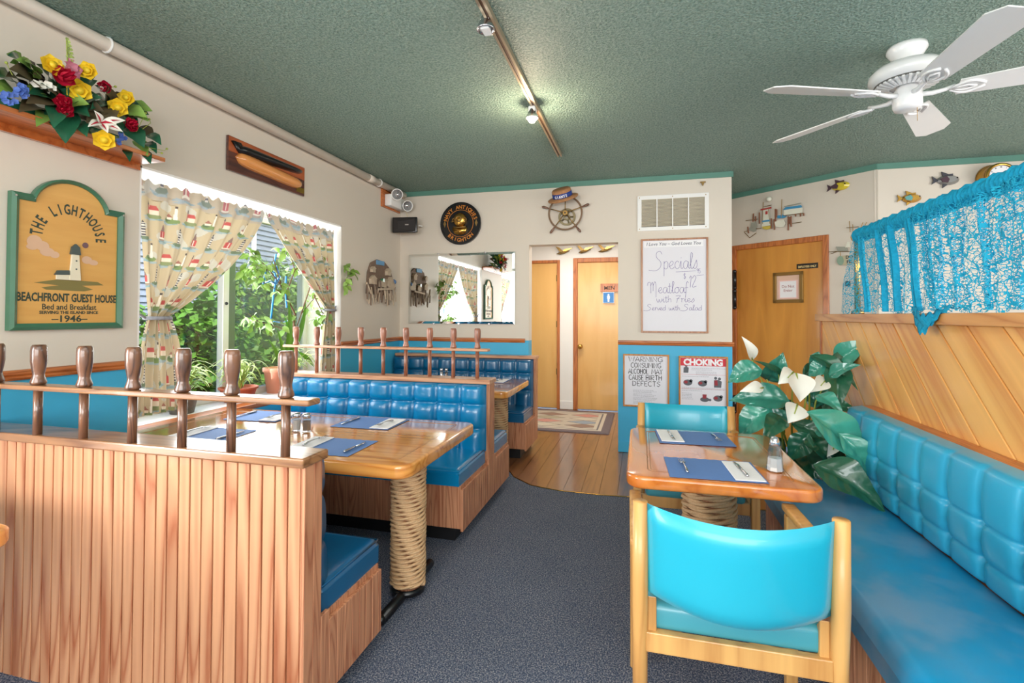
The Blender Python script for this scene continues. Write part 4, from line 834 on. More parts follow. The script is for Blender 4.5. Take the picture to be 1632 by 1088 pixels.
# round plaque with diving helmet
pq = thing('round_plaque', 'round black plaque with brass diving helmet and orange lettering', 'plaque', (-1.935, WY, 2.39)); PC = (-1.935, WY - .002, 2.392)
m = mb(); m.frame(PC, (1, 0, 0), (0, 0, 1)); m.disc(0, 0, .23, 0, .022, 48); m.build('disc', BLACKM, pq, bevel=.004)
m = mb(); m.frame(PC, (1, 0, 0), (0, 0, 1)); m.ring(0, 0, .218, .236, .0, .03, 48); m.build('rim', BLACKM, pq)
m = mb(); m.frame(PC, (1, 0, 0), (0, 0, 1)); m.ring(0, 0, .148, .152, .021, .026, 40); m.build('inner_ring', GOLDL, pq)
m = mb(); m.frame((PC[0], PC[1] - .022, PC[2]), (1, 0, 0), (0, 0, 1)); m.arc_text('NAVY', .056, 0, 0, .163, math.radians(163), math.radians(126.5), .0009); m.build('lettering', GOLDL, pq)
m = mb(); m.frame((PC[0], PC[1] - .022, PC[2]), (1, 0, 0), (0, 0, 1)); m.arc_text('ANTIQUES', .056, 0, 0, .163, math.radians(102.2), math.radians(17), .0009); m.build('lettering', GOLDL, pq)
m = mb(); m.frame((PC[0], PC[1] - .022, PC[2]), (1, 0, 0), (0, 0, 1)); m.arc_text('BRIGHTON', .056, 0, 0, .202, math.radians(226), math.radians(314), .0009, True); m.build('lettering', GOLDL, pq)
m = mb(); m.frame(PC, (1, 0, 0), (0, 0, 1)); m.ball((0, .035, .035), .075, 20, 12, (1, 1.05, .6)); m.prism([(-.085, -.06), (-.06, -.115), (0, -.135), (.06, -.115), (.085, -.06), (.06, -.035), (-.06, -.035)], .02, .05); m.build('helmet', BRASS, pq, smooth=True)
m = mb(); m.frame(PC, (1, 0, 0), (0, 0, 1)); m.ring(0, .04, .024, .036, .06, .088, 20); m.ring(-.062, .035, .014, .022, .04, .065, 14); m.ring(.062, .035, .014, .022, .04, .065, 14)
m.tube([(-.07, -.04, .045), (-.03, -.05, .06), (.03, -.05, .06), (.07, -.04, .045)], .009, 8); m.tube([(-.1, .02, .04), (-.07, .02, .05)], .01, 8); m.build('helmet_fittings', BRONZE, pq, smooth=True)
for s_ in (-1, 1):
    m = mb(); m.frame(PC, (1, 0, 0), (0, 0, 1)); m.prism([(s_ * .185, .04), (s_ * .2, 0), (s_ * .185, -.04), (s_ * .17, 0)], .021, .025); m.build('leaf_emblem', BRONZE, pq)
# ship's wheel and straw hat
sw = thing('ship_helm', "small brown ship's wheel with brass hub on wall over doorway", 'decoration', (-.765, WY, 2.44)); SWC = (-.765, WY - .05, 2.445)
m = mb(); m.frame(SWC, (1, 0, 0), (0, 0, 1)); n = 40; m.tube([(.172 * math.cos(2 * PI * k / n), .172 * math.sin(2 * PI * k / n), 0) for k in range(n + 1)], .0095, 8, False); m.build('rim', plain('rim_brown', S(120, 92, 66), .4), sw, smooth=True)
for a in (18, 162, 90, -52, -128):
    a = math.radians(a); c, s_ = math.cos(a), math.sin(a)
    m = mb(); m.frame(SWC, (1, 0, 0), (0, 0, 1)); m.tube([(.02 * c, .02 * s_, .012), (.18 * c, .18 * s_, .0)], .0055, 8); sk_ = m.build('spoke', BRONZE, sw, smooth=True)
    m = mb(); m.frame(SWC, (1, 0, 0), (0, 0, 1)); m.tube([(q * c, q * s_, 0) for q in (.18, .2, .225, .25, .262)], [.008, .009, .014, .013, .004], 10); m.build('handle', PINW, sk_, smooth=True)
m = mb(); m.frame((SWC[0] + .012, WY - .001, SWC[2] - .035), (1, 0, 0), (0, 0, 1)); m.ring(0, 0, .07, .09, 0, .02, 32); m.ring(0, 0, .02, .035, 0, .03, 20)
for k in range(5): a = k * 1.256; m.tube([(.03 * math.cos(a), .03 * math.sin(a), .01), (.075 * math.cos(a), .075 * math.sin(a), .01)], .009, 6)
m.build('hub_plate', plain('dull_brass', S(128, 118, 90), .5, .6), sw)
m = mb(); m.frame(SWC, (1, 0, 0), (0, 0, 1)); m.disc(0, 0, .028, -.045, .022, 16); m.build('hub', BRONZE, sw, bevel=.004)
m = mb(); m.frame(SWC, (1, 0, 0), (0, 0, 1)); m.disc(0, 0, .009, .022, .026, 10); m.build('hub_nut', BLACKM, sw)
ht = thing('straw_hat', "straw boater hat with royal blue lettered band hung on ship's wheel", 'hat', (-.77, WY - .09, 2.62)); ax = Vector((-.16, -.45, .88)).normalized(); rx = Vector((1, 0, .18)); rx = (rx - ax * rx.dot(ax)).normalized(); ry = ax.cross(rx)
HM = Matrix(((rx.x, ry.x, ax.x, -.775), (rx.y, ry.y, ax.y, WY - .15), (rx.z, ry.z, ax.z, 2.585), (0, 0, 0, 1)))
m = mb(); m.M = HM; m.lathe([(.09, .0), (.155, -.012), (.158, -.002), (.098, .012)], n=32); m.build('brim', STRAW, ht, smooth=True)
m = mb(); m.M = HM; m.lathe([(.1, .0), (.098, .078), (.088, .09), (.05, .094), (.001, .092)], n=32); m.build('crown', STRAW, ht, smooth=True)
m = mb(); m.M = HM; m.lathe([(.1025, .008), (.1015, .056)], n=32); bd_ = m.build('band', NAVY, ht, smooth=True)
m = mb(); al = math.radians(-90)
for i, ch in enumerate('GIANTS'):
    a = al + (i - 2.5) * .22 - .08; oo = HM @ Vector((.1035 * math.cos(a), .1035 * math.sin(a), .018)); tr_ = (HM.to_3x3() @ Vector((-math.sin(a), math.cos(a), 0))); m.frame(oo, tr_, ax); m.text(ch, .038, 0, 0, bold=.0012, sx=.8)
m.build('band_lettering', PAPER, bd_)
# emergency light, speaker, pipe
el = thing('emergency_light', 'white twin-head emergency light at ceiling corner above the speaker', 'lamp', (XL, 4.95, 2.63))
m = mb(); m.box(XL, XL + .02, 4.72, 5.12, 2.53, 2.735); m.build('mounting_board', ORANGE, el)
m = mb(); m.box(XL + .02, XL + .10, 4.76, 5.08, 2.545, 2.67); m.build('housing', WHITE, el, bevel=.012, seg=3)
for (x, y, z, d) in ((XL + .15, 4.80, 2.665, (.35, -.9, -.2)), (XL + .16, 5.02, 2.59, (.75, -.6, -.25))):
    d = Vector(d).normalized(); q = d.orthogonal().normalized(); M_ = Matrix.Translation((x, y, z)) @ d.to_track_quat('Z', 'Y').to_matrix().to_4x4()
    m = mb(); m.M = M_; m.lathe([(.02, -.06), (.045, -.04), (.06, 0), (.062, .012), (.054, .013), (.052, .006), (.02, -.03), (.001, -.03)], n=24); hh = m.build('lamp_head', WHITE, el, smooth=True)
    m = mb(); m.M = M_; m.lathe([(.053, .006), (.04, -.008), (.015, -.024), (.001, -.025)], n=20); m.build('reflector', CHROME, hh, smooth=True)
    m = mb(); m.tube([(x - d.x * .05, y - d.y * .05, z), (XL + .1, y + .05, 2.63)], .012, 8); m.build('neck', WHITE, el, smooth=True)
spk = thing('wall_speaker', 'small black box speaker with bracket in the upper corner', 'speaker', (-2.52, 5.02, 2.37)); MS = Matrix.Translation((-2.515, 4.99, 2.365)) @ Matrix.Rotation(math.radians(8), 4, 'Z')
m = mb(); m.M = MS; m.add([(-.14, -.03, -.085), (.14, -.03, -.085), (.14, -.03, .085), (-.14, -.03, .085), (-.10, .11, -.06), (.10, .11, -.06), (.10, .11, .06), (-.10, .11, .06), (-.14, -.05, -.085), (.14, -.05, -.085), (.14, -.05, .085), (-.14, -.05, .085)], [(8, 9, 10, 11), (4, 7, 6, 5), (0, 4, 5, 1), (1, 5, 6, 2), (2, 6, 7, 3), (3, 7, 4, 0), (8, 0, 1, 9), (9, 1, 2, 10), (10, 2, 3, 11), (11, 3, 0, 8)]); m.build('cabinet', BLACKM, spk, bevel=.008, seg=3)
m = mb(); m.M = MS; m.add([(-.125, -.051, -.072), (.125, -.051, -.072), (.125, -.051, .072), (-.125, -.051, .072), (-.07, -.062, -.04), (.12, -.062, -.06), (.12, -.062, .06), (-.07, -.062, .04)], [(0, 1, 5, 4), (1, 2, 6, 5), (2, 3, 7, 6), (3, 0, 4, 7), (4, 5, 6, 7)]); m.build('grille', plain('speaker_grille', S(40, 36, 36), .7), spk)
m = mb(); m.M = MS; m.box(.01, .05, -.0635, -.062, -.006, .004); m.build('badge', CHROME, spk)
m = mb(); m.M = MS; m.tube([(-.145, .0, 0), (-.165, .05, 0), (-.1, .15, 0), (.1, .15, 0), (.165, .05, 0), (.145, 0, 0)], .007, 8); m.build('bracket', WHITE, spk)
m = mb(); m.tube([(XL + .12, 5.04, 2.55), (-2.54, 5.08, 2.48), (-2.53, 5.1, 2.42), (-2.51, 5.08, 2.36)], .004, 6); tag(m.build('speaker_cable', plain('beige_cable', S(206, 190, 150), .5), smooth=True), 'thin beige cable from emergency light down to the speaker', 'cable')
pp = thing('sprinkler_pipe', 'cream painted pipe running under ceiling along the left wall', 'pipe', (-2.62, 1, 2.74))
m = mb(); m.tube([(-2.622, -3.45, 2.742), (-2.622, 5.15, 2.742)], .035, 14); m.build('tube', CREAMP, pp, smooth=True)
for y in (4.42, 2.0): 
    m = mb(); m.tube([(-2.622, y - .05, 2.742), (-2.622, y - .045, 2.742), (-2.622, y + .045, 2.742), (-2.622, y + .05, 2.742)], [.03, .038, .038, .03], 14); m.build('coupling', CREAMP, pp, smooth=True) if y > 4 else None
for px in (171, 604):
    y = onX(px, 60 if px < 200 else 285, -2.622).y
    m = mb(); m.tube([(-2.622 + .036 * math.cos(a), y, 2.742 + .036 * math.sin(a)) for a in [math.radians(q) for q in range(-200, 90, 24)]], .006, 6); m.box(-2.63, -2.612, y - .012, y + .02, 2.765, 2.78); m.build('hanger', WHITE, pp)
# half hull plaque
hp = thing('half_hull_plaque', 'wooden plaque with model half boat hull, above the window', 'plaque', (XL, 3.08, 2.46))
def LF(y, z, off=.002): return ((XL + off, y, z), (0, 1, 0), (0, 0, 1))
w_, h_ = .775, .234
m = mb(); m.frame(*LF(2.692, 2.34)); m.box(0, w_, 0, h_, 0, .018); m.build('board', wood('mahogany_board', S(96, 54, 44), S(70, 40, 38), 'Y', 1.5, .25, .6, 1.5, 0), hp, bevel=.004)
m = mb(); m.frame(*LF(2.692, 2.34)); m.box(.004, w_ - .004, h_ * .55, h_ - .004, .018, .0195); m.box(.035, w_ - .035, .035, h_ * .55, .018, .0195) if False else None; m.build('upper_panel', wood('red_panel', S(176, 92, 52), S(146, 66, 36), 'Y', 1.5, .25, .6, 1.5, 0), hp)
m = mb(); m.frame(*LF(2.692, 2.34, .02))
def hull(top0, top1, bot0, bot1, dep):
    n = 20; 
    def g(a, b):
        th = PI * b; x = .06 + a * (w_ - .11); zt_ = top0 + (top1 - top0) * a; zb = bot0 + (bot1 - bot0) * a; e = math.sqrt(max(0, 1 - (2 * a - 1) ** 8)); c = (zt_ + zb) / 2; hh = (zt_ - zb) / 2 * e
        return (x, c + hh * math.cos(th), dep * math.sin(th) * e)
    return g
m.grid(hull(.155, .12, .055, .035, .05), 24, 10); m.build('lower_hull', wood('orange_hull', S(222, 150, 84), S(190, 110, 54), 'Y', 1.5, .2, .6, 1, 0), hp, smooth=True)
m = mb(); m.frame(*LF(2.692, 2.34, .02)); m.grid(hull(.2, .2, .12, .16, .055), 24, 10); m.prism([(.02, .2), (.09, .205), (.16, .13), (.10, .12)], 0, .02); m.build('upper_hull', BLACKM, hp, smooth=True)
m = mb(); m.frame(*LF(2.692, 2.34, .02)); m.box(w_ - .1, w_ - .008, .018, .06, 0, .003); m.build('name_plate', BRASS, hp)
# lighthouse sign
sg = thing('lighthouse_sign', 'arched wooden lighthouse sign with green frame, left of window', 'sign', (XL, 1.77, 1.65)); SO = (XL + .003, 1.527, 1.305)
Wg, Hg = .487, .61
def arch_outline(ins, n=18):
    P = [(ins, ins), (Wg - ins, ins), (Wg - ins, Hg - ins)]; cx = Wg / 2; r = .172 - ins * .6; P.append((cx + r * .98, Hg - ins)); a0 = math.radians(12)
    for k in range(n + 1): a = a0 + (PI - 2 * a0) * k / n; P.append((cx + r * math.cos(a), Hg - .05 + (.155 - ins * .6) * math.sin(a)))
    P += [(cx - r * .98, Hg - ins), (ins, Hg - ins)]; return P
Pm = arch_outline(.03); Po = arch_outline(0)
m = mb(); m.frame(SO, (0, 1, 0), (0, 0, 1)); m.prism(Pm, 0, .014); m.build('board', SIGNB, sg)
m = mb(); m.frame(SO, (0, 1, 0), (0, 0, 1)); n = len(Po); mid = arch_outline(.014)
m.add([(p[0], p[1], 0) for p in Po] + [(p[0], p[1], .026) for p in Po] + [(p[0], p[1], .034) for p in mid] + [(p[0], p[1], .022) for p in Pm] + [(p[0], p[1], .012) for p in Pm], [(L * n + i, L * n + (i + 1) % n, (L + 1) * n + (i + 1) % n, (L + 1) * n + i) for L in range(4) for i in range(n)]); m.build('frame', GRN, sg)
SO2 = (SO[0] + .0145, SO[1], SO[2]); cx = Wg / 2
INKG2 = plain('dark_green_ink', S(50, 66, 56), .6)
m = mb(); m.frame(SO2, (0, 1, 0), (0, 0, 1)); m.arc_text('THE LIGHTHOUSE', .068, cx - .005, .435, .116, math.radians(176), math.radians(4), .0016, sx=.56); m.build('arched_lettering', INKG2, sg)
for tx_, sz, zz, bo, sx_ in (('BEACHFRONT GUEST HOUSE', .054, .132, .0016, .6), ('Bed and Breakfast', .038, .094, .0004, .85), ('SERVING THE ISLAND SINCE', .019, .074, .0005, 1.05), ('–1946–', .044, .036, .0008, 1.15)):
    m = mb(); m.frame(SO2, (0, 1, 0), (0, 0, 1)); m.text(tx_, sz, cx, zz, bold=bo, sx=sx_); m.build('lettering_line', INKG2, sg)
m = mb(); m.frame(SO2, (0, 1, 0), (0, 0, 1)); LX = cx + .01
m.prism([(LX - .022, .235), (LX + .03, .235), (LX + .02, .36), (LX - .012, .36)], 0, .01); m.prism([(LX - .075, .235), (LX - .02, .235), (LX - .02, .262), (LX - .075, .258)], 0, .008); m.build('lighthouse_tower', plain('off_white_paint', S(228, 220, 196), .5), sg, bevel=.002)
SLT = plain('slate_paint', S(74, 86, 84), .5)
m = mb(); m.frame(SO2, (0, 1, 0), (0, 0, 1)); m.prism([(LX - .018, .36), (LX + .026, .36), (LX + .024, .372), (LX + .02, .396), (LX + .004, .412), (LX - .012, .396), (LX - .016, .372)], 0, .012); m.build('lantern_roof', SLT, sg)
m = mb(); m.frame(SO2, (0, 1, 0), (0, 0, 1)); m.prism([(LX - .082, .256), (LX - .02, .26), (LX - .024, .282), (LX - .07, .278)], 0, .011)
m.build('cottage_roof', SLT, sg)
for q_ in (.33, .29): m = mb(); m.frame(SO2, (0, 1, 0), (0, 0, 1)); m.disc(LX + .007, q_, .004, .0095, .011, 8); m.build('porthole', SLT, sg)
m = mb(); m.frame(SO2, (0, 1, 0), (0, 0, 1)); m.prism([(cx - .15, .215), (cx - .06, .235), (cx + .12, .235), (cx + .15, .22), (cx + .05, .212), (cx + .1, .195), (cx + .06, .185), (cx - .1, .185), (cx - .12, .195), (cx - .05, .208)], -.0002, .001); m.build('painted_shore', plain('olive_paint', S(126, 116, 66), .6), sg)
m = mb(); m.frame(SO2, (0, 1, 0), (0, 0, 1)); m.disc(cx + .062, .412, .014, 0, .001, 16); m.build('painted_sun', plain('mauve_paint', S(112, 84, 92), .6), sg)
m = mb(); m.frame(SO2, (0, 1, 0), (0, 0, 1))
CLD = plain('pale_cloud_paint', S(214, 176, 146), .6)
for grp_ in (((-.15, .40, .03, 1), (-.12, .385, .028, .8), (-.1, .36, .03, .7), (-.07, .35, .02, .8), (-.16, .375, .022, .6)), ((.07, .34, .024, .8), (.1, .33, .022, .6))):
    m = mb(); m.frame(SO2, (0, 1, 0), (0, 0, 1))
    for (a, b, r, k) in grp_: m.disc(cx + a, b, r, -.0001, .0006 + r * .02, 14, 1, k)
    m.build('painted_cloud', CLD, sg)
for y, z in ((.012, Hg - .018), (Wg - .012, Hg - .018)):
    m = mb(); m.frame(SO, (0, 1, 0), (0, 0, 1)); m.disc(y, z, .005, .03, .034, 8); m.build('screw', CHROME, sg)
# ------------------------------------------------------------------ driftwood collage on the left wall
dw = thing('driftwood_collage', 'grey driftwood harbour collage hanging between window and corner', 'wall art', (XL, 4.69, 1.72)); DO = (XL + .002, 4.38, 1.47)
m = mb(); m.frame(DO, (0, 1, 0), (0, 0, 1)); m.prism([(.05, .12), (.58, .12), (.585, .30), (.52, .41), (.40, .475), (.25, .485), (.13, .44), (.07, .34)], 0, .018); m.build('backboard', DRIFT, dw, bevel=.004)
m = mb(); m.frame(DO, (0, 1, 0), (0, 0, 1)); m.box(.22, .37, .43, .475, .018, .03); m.build('blue_sign', plain('faded_blue_sign', S(110, 160, 200), .7), dw)
rq = random.Random(21)
for i in range(30):
    x = .02 + .58 * i / 29 + rq.uniform(-.01, .01); zb = .0 + rq.random() * .09; l = rq.uniform(.1, .22)
    m = mb(); m.frame(DO, (0, 1, 0), (0, 0, 1)); m.tube([(x, zb, .03 + rq.random() * .03), (x + rq.uniform(-.02, .02), zb + l, .03 + rq.random() * .02)], [rq.uniform(.005, .009), .006], 6); m.build('stick', DRIFT2 if i % 3 else DRIFT, dw)
for x, z, w_, h_ in ((.08, .22, .1, .09), (.44, .2, .09, .12), (.27, .2, .1, .08), (.1, .34, .06, .06), (.4, .33, .08, .08), (.53, .2, .05, .08)):
    m = mb(); m.frame(DO, (0, 1, 0), (0, 0, 1)); m.box(x, x + w_, z, z + h_ * .6, .02, .05); m.prism([(x - .01, z + h_ * .6), (x + w_ + .01, z + h_ * .6), (x + w_ / 2, z + h_)], .018, .056); m.build('little_house', DRIFT2, dw)
m = mb(); m.frame(DO, (0, 1, 0), (0, 0, 1)); m.beam((.2, .17, .06), (.5, .19, .06), .02, .015); m.build('jetty', DRIFT2, dw)
m = mb(); m.frame(DO, (0, 1, 0), (0, 0, 1)); m.disc(.31, .27, .02, .03, .06, 10); m.build('green_float', plain('green_glass_float', S(60, 120, 90), .2), dw)
m = mb(); m.frame(DO, (0, 1, 0), (0, 0, 1)); m.ball((.565, .27, .04), .028, 8, 6); m.build('blue_float', plain('blue_float', S(80, 120, 170), .4), dw)
m = mb(); m.frame(DO, (0, 1, 0), (0, 0, 1)); m.tube([(.0, .23, .04), (.03, .17, .05), (.09, .11, .05)], .012, 6); m.build('curved_stick', DRIFT2, dw)
# ------------------------------------------------------------------ harbour wall art, fish and clock
def art(name, label, cat, c): return thing(name, label, cat, tuple(AW(*onA(*c), .03)))
def apoly(root, name, mt, pts, z0=.025, z1=.031): m = mb(); m.frame(A0, AD, (0, 0, 1)); m.prism([onA(*p) for p in pts], z0, z1); return m.build(name, mt, root)
def aline(root, name, mt, a, b, r=.005): m = mb(); m.frame(A0, AD, (0, 0, 1)); pa, pb = onA(*a), onA(*b); m.tube([(pa[0], pa[1], .03), (pb[0], pb[1], .03)], r, 6); return m.build(name, mt, root)
def hq(x, y): return (1180 + x * 120 / 1088, 280 + y * 120 / 1088)
h1 = art('harbour_art', 'painted metal harbour scene with boats and piers above staff door', 'wall art', (1238, 350))
ENW = plain('enamel_white', S(222, 222, 206), .4); ENB = plain('enamel_blue', S(60, 140, 184), .4); ENR = plain('enamel_red', S(176, 62, 58), .4); ENY = plain('enamel_yellow', S(206, 184, 80), .4); ENC = plain('enamel_brown', S(130, 84, 60), .6); ENG = plain('enamel_grey', S(150, 152, 140), .5)
for n_, mt, P in (('pilot_house', ENW, ((345, 480), (432, 470), (455, 720), (330, 740))), ('red_roof', ENR, ((315, 488), (470, 455), (470, 478), (318, 508))), ('red_window', ENR, ((386, 520), (416, 515), (416, 560), (386, 565))), ('blue_stripe', ENB, ((340, 655), (445, 640), (448, 662), (338, 678))), ('yellow_hull', ENY, ((330, 738), (462, 726), (450, 765), (405, 782), (350, 770))),
        ('cream_hull', ENW, ((512, 672), (560, 650), (650, 640), (672, 690), (650, 742), (590, 752), (530, 738))), ('blue_deck', ENB, ((550, 580), (640, 568), (690, 590), (650, 614), (560, 620))), ('pier_house', ENW, ((650, 500), (912, 462), (915, 540), (650, 578))), ('blue_roof', ENB, ((640, 500), (672, 462), (900, 430), (918, 462))), ('pale_roof', ENG, ((655, 445), (900, 395), (903, 404), (660, 455))),
        ('small_hull', ENG, ((150, 755), (255, 745), (245, 800), (205, 814), (160, 790))), ('small_cabin', ENG, ((180, 680), (245, 670), (262, 745), (165, 752)))):
    apoly(h1, n_, mt, [hq(*p) for p in P], .025 if 'roof' not in n_ and 'window' not in n_ and 'stripe' not in n_ else .031, .031 if 'roof' not in n_ and 'window' not in n_ and 'stripe' not in n_ else .036)
for a, b in (((210, 550), (205, 665)), ((295, 535), (297, 695)), ((128, 740), (138, 832)), ((468, 622), (470, 770)), ((508, 632), (512, 786)), ((712, 590), (712, 792)), ((752, 590), (752, 738)), ((730, 600), (735, 700)), ((526, 485), (530, 665)), ((545, 490), (545, 600)), ((818, 555), (820, 592)), ((888, 545), (890, 592)), ((932, 545), (934, 582)), ((240, 590), (240, 660))):
    aline(h1, 'piling', ENC, hq(*a), hq(*b), .0075)
for a, b in (((620, 345), (612, 600)), ((350, 385), (342, 700)), ((425, 480), (448, 700)), ((770, 692), (905, 672)), ((100, 652), (270, 630)), ((75, 812), (145, 795)), ((250, 770), (325, 762)), ((80, 820), (155, 900)), ((155, 900), (250, 830)), ((640, 580), (930, 545)), ((360, 450), (470, 430))):
    aline(h1, 'rod', BRONZE, hq(*a), hq(*b), .0035)
m = mb(); m.frame(A0, AD, (0, 0, 1)); p = onA(*hq(440, 345)); m.ball((p[0], p[1], .04), .028, 12, 8); m.build('gull', ENW, h1, smooth=True)
h2 = art('hanging_sign_art', 'small painted boat and oval hanging sign half hidden by net curtain', 'wall art', (1345, 405))
def hq2(x, y): return (1320 + x * 160 / 916, 330 + y * 190 / 1088)
apoly(h2, 'boat', ENG, [hq2(*p) for p in ((82, 362), (180, 366), (195, 400), (98, 404))]); apoly(h2, 'white_tag', ENW, [hq2(*p) for p in ((170, 372), (215, 368), (205, 318), (190, 318))], .03, .036)
apoly(h2, 'oval_sign', plain('enamel_tan', S(186, 176, 146), .5), [hq2(185 + 88 * math.cos(a * .35), 487 + 46 * math.sin(a * .35)) for a in range(18)]); apoly(h2, 'wave_sign', plain('enamel_sage', S(130, 156, 136), .5), [hq2(125 + 32 * math.cos(a * .5), 490 + 42 * math.sin(a * .5)) for a in range(12)], .031, .036)
for a, b in (((15, 410), (100, 405)), ((100, 405), (250, 408)), ((35, 428), (90, 408)), ((122, 408), (125, 455)), ((330, 140), (300, 215)), ((365, 140), (320, 215)), ((205, 130), (212, 230)), ((180, 190), (290, 182)), ((235, 160), (238, 230))): aline(h2, 'rod', BRONZE, hq2(*a), hq2(*b), .003)
apoly(h2, 'red_flag', ENR, [hq2(*p) for p in ((348, 175), (384, 170), (380, 185), (350, 190))])
m = mb(); p = onA(*hq2(195, 470)); m.frame(AW(p[0], p[1], .032), AD, (0, 0, 1)); m.text('DO', .04, .01, 0, bold=.001); m.build('lettering', INK, h2); m = mb(); m.frame(AW(p[0], p[1], .032), AD, (0, 0, 1)); m.text('FIS', .04, .01, -.045, bold=.001); m.build('lettering', INK, h2)
m = mb(); m.frame(A0, AD, (0, 0, 1)); s_, z_ = onA(1352, 452); m.box(s_ - .02, s_ + .02, z_ - .025, z_ + .025, 0, .02); tag(m.build('wall_switch', BLACKM, bevel=.004), 'small dark switch low on wall beside lace curtain', 'switch')
def fish(name, label, o, r, sc_, mats, flip=1):
    f = thing(name, label, 'fish', o); o = Vector(o)
    def fr(): m = mb(); m.frame(o, r, (0, 0, 1)); return m
    m = fr(); n = 14; P = [(sc_ * flip * (.5 * math.cos(2 * PI * k / n) + .05), sc_ * .27 * math.sin(2 * PI * k / n)) for k in range(n)]
    m.add([(x, y, 0) for x, y in P] + [(x * .6 + .02 * flip * sc_, y * .6, .035) for x, y in P], [tuple(range(n, 2 * n)), tuple(range(n))[::-1]] + [(k, (k + 1) % n, n + (k + 1) % n, n + k) for k in range(n)]); m.build('body', mats[0], f, smooth=False)
    m = fr(); m.prism([(sc_ * flip * x, sc_ * y) for x, y in ((-.42, .03), (-.68, .24), (-.62, 0), (-.7, -.2), (-.42, -.03))], 0, .01); m.build('tail_fin', mats[1], f)
    m = fr(); m.prism([(sc_ * flip * x, sc_ * y) for x, y in ((-.2, .2), (-.25, .45), (.05, .3), (.25, .32), (.25, .2))], .0, .01); m.build('dorsal_fin', mats[1], f)
    m = fr(); m.prism([(sc_ * flip * x, sc_ * y) for x, y in ((-.2, -.2), (-.22, -.42), (.0, -.26))], 0, .01); m.build('belly_fin', mats[1], f)
    m = fr(); m.prism([(sc_ * flip * x, sc_ * y) for x, y in ((-.38, .05), (-.1, .17), (.02, .0), (-.05, -.17), (-.3, -.12))], .03, .038); m.build('side_patch', mats[2], f)
    m = fr(); m.disc(sc_ * flip * .36, sc_ * .06, sc_ * .04, .025, .036, 8); m.build('eye', BLACKM, f)
FY = plain('fish_yellow', S(206, 186, 40), .3, coat=.5); FD = plain('fish_plum', S(70, 44, 58), .4); FT = plain('fish_teal', S(96, 160, 160), .3, .4, coat=.5)
fish('ceramic_fish', 'yellow and plum painted fish on wall above staff door', AW(*onA(1339, 297), .012), AD, .16, (FY, FD, FD))
fish('ceramic_fish', 'round gold and teal fish low on far wall', onY(1451, 316, 5.225), (1, 0, 0), .155, (BRASS, BRASS, FT))
fish('ceramic_fish', 'silver and brown fish on far wall beside brass clock', onY(1509, 287, 5.225), (1, 0, 0), .17, (plain('fish_silver', S(150, 150, 150), .3, .6), plain('fish_dark', S(60, 60, 70), .4), FD))
ck = thing('ship_clock', 'round brass ship clock with white face above lace curtain', 'clock', tuple(onY(1580, 285, 5.235))); cc = onY(1580, 286, 5.235)
m = mb(); m.lathe([(.001, 0), (.115, 0), (.125, -.012), (.108, -.03), (.102, -.10), (.112, -.115), (.108, -.13), (.09, -.132), (.088, -.118), (.001, -.118)], (cc.x, 5.233, cc.z), 40, 'Y'); m.build('case', BRASS, ck, smooth=True)
m = mb(); m.lathe([(.001, -.119), (.088, -.119), (.088, -.1195), (.001, -.1195)], (cc.x, 5.233, cc.z), 32, 'Y'); m.build('dial', PAPER, ck)
m = mb(); m.frame((cc.x, 5.233 - .12, cc.z), (1, 0, 0), (0, 0, 1))
for k, s_ in enumerate(('XII', 'I', 'II', 'III', 'IIII', 'V', 'VI', 'VII', 'VIII', 'IX', 'X', 'XI')): a = PI / 2 - k * PI / 6; m.text(s_, .017, .07 * math.cos(a), .07 * math.sin(a), bold=.0003, rot=a - PI / 2, sx=.7)
m.build('numerals', INK, ck)
m = mb(); m.frame((cc.x, 5.233 - .1215, cc.z), (1, 0, 0), (0, 0, 1)); m.beam((0, 0, 0), (-.055, .028, 0), .004, .002); m.beam((0, 0, 0), (.035, -.01, 0), .005, .002); m.disc(0, 0, .005, 0, .003, 10); m.build('hands', BLACKM, ck, kind=None)
# ------------------------------------------------------------------ hall details
for i, (x, z, s_, lb) in enumerate(((-1.11, 2.31, .2, 'leftmost brass gull on hall wall over doors'), (-.80, 2.32, .17, 'middle brass gull on hall wall over doors'), (-.50, 2.325, .2, 'rightmost brass gull on hall wall, mostly cut off by doorway'))):
    g = thing('brass_gull', lb, 'wall art', (x, YH - .03, z), group=None)
    def fr(): m = mb(); m.frame((x, YH - .02, z), (1, 0, 0), (0, 0, 1)); return m
    m = fr(); m.tube([(-.13 * s_ * 5 * .8, -.02, 0), (-.05, -.015, .01), (.02, 0, .012), (.09, .02, 0)], [.004, .02, .018, .004], 8); m.build('body', BRONZE, g, smooth=True)
    m = fr(); m.prism([(-.03, 0), (.03, .01), (.14, .06), (.02, .045)], .01, .02); m.build('wing', BRASS, g)
    m = fr(); m.prism([(-.05, 0), (.01, .0), (-.06, .07), (-.12, .09)], .01, .02); m.build('wing', BRONZE, g)
ms = thing('restroom_sign', 'wooden plaque reading men above blue restroom symbol on hall door', 'sign', (-.41, YH - .02, 1.78))
ms2 = thing('symbol_sign', 'small blue and white restroom symbol sign on hall door', 'sign', (-.45, YH - .02, 1.66))
def HF(): m = mb(); m.frame((0, YH - .014, 0), (1, 0, 0), (0, 0, 1)); return m
xs0, xs1 = onY(957, 452, 7.28).x, onY(986, 452, 7.28).x
m = HF(); m.box(xs0, xs1 - .005, onY(960, 465, 7.28).z, onY(960, 452, 7.28).z, 0, .012); m.build('plaque', ORANGEZ, ms, bevel=.002)
m = mb(); m.frame((0, YH - .0265, 0), (1, 0, 0), (0, 0, 1)); m.text('MEN', .075, (xs0 + xs1) / 2, onY(960, 465, 7.28).z + .03, bold=.001); m.build('lettering', INK, ms)
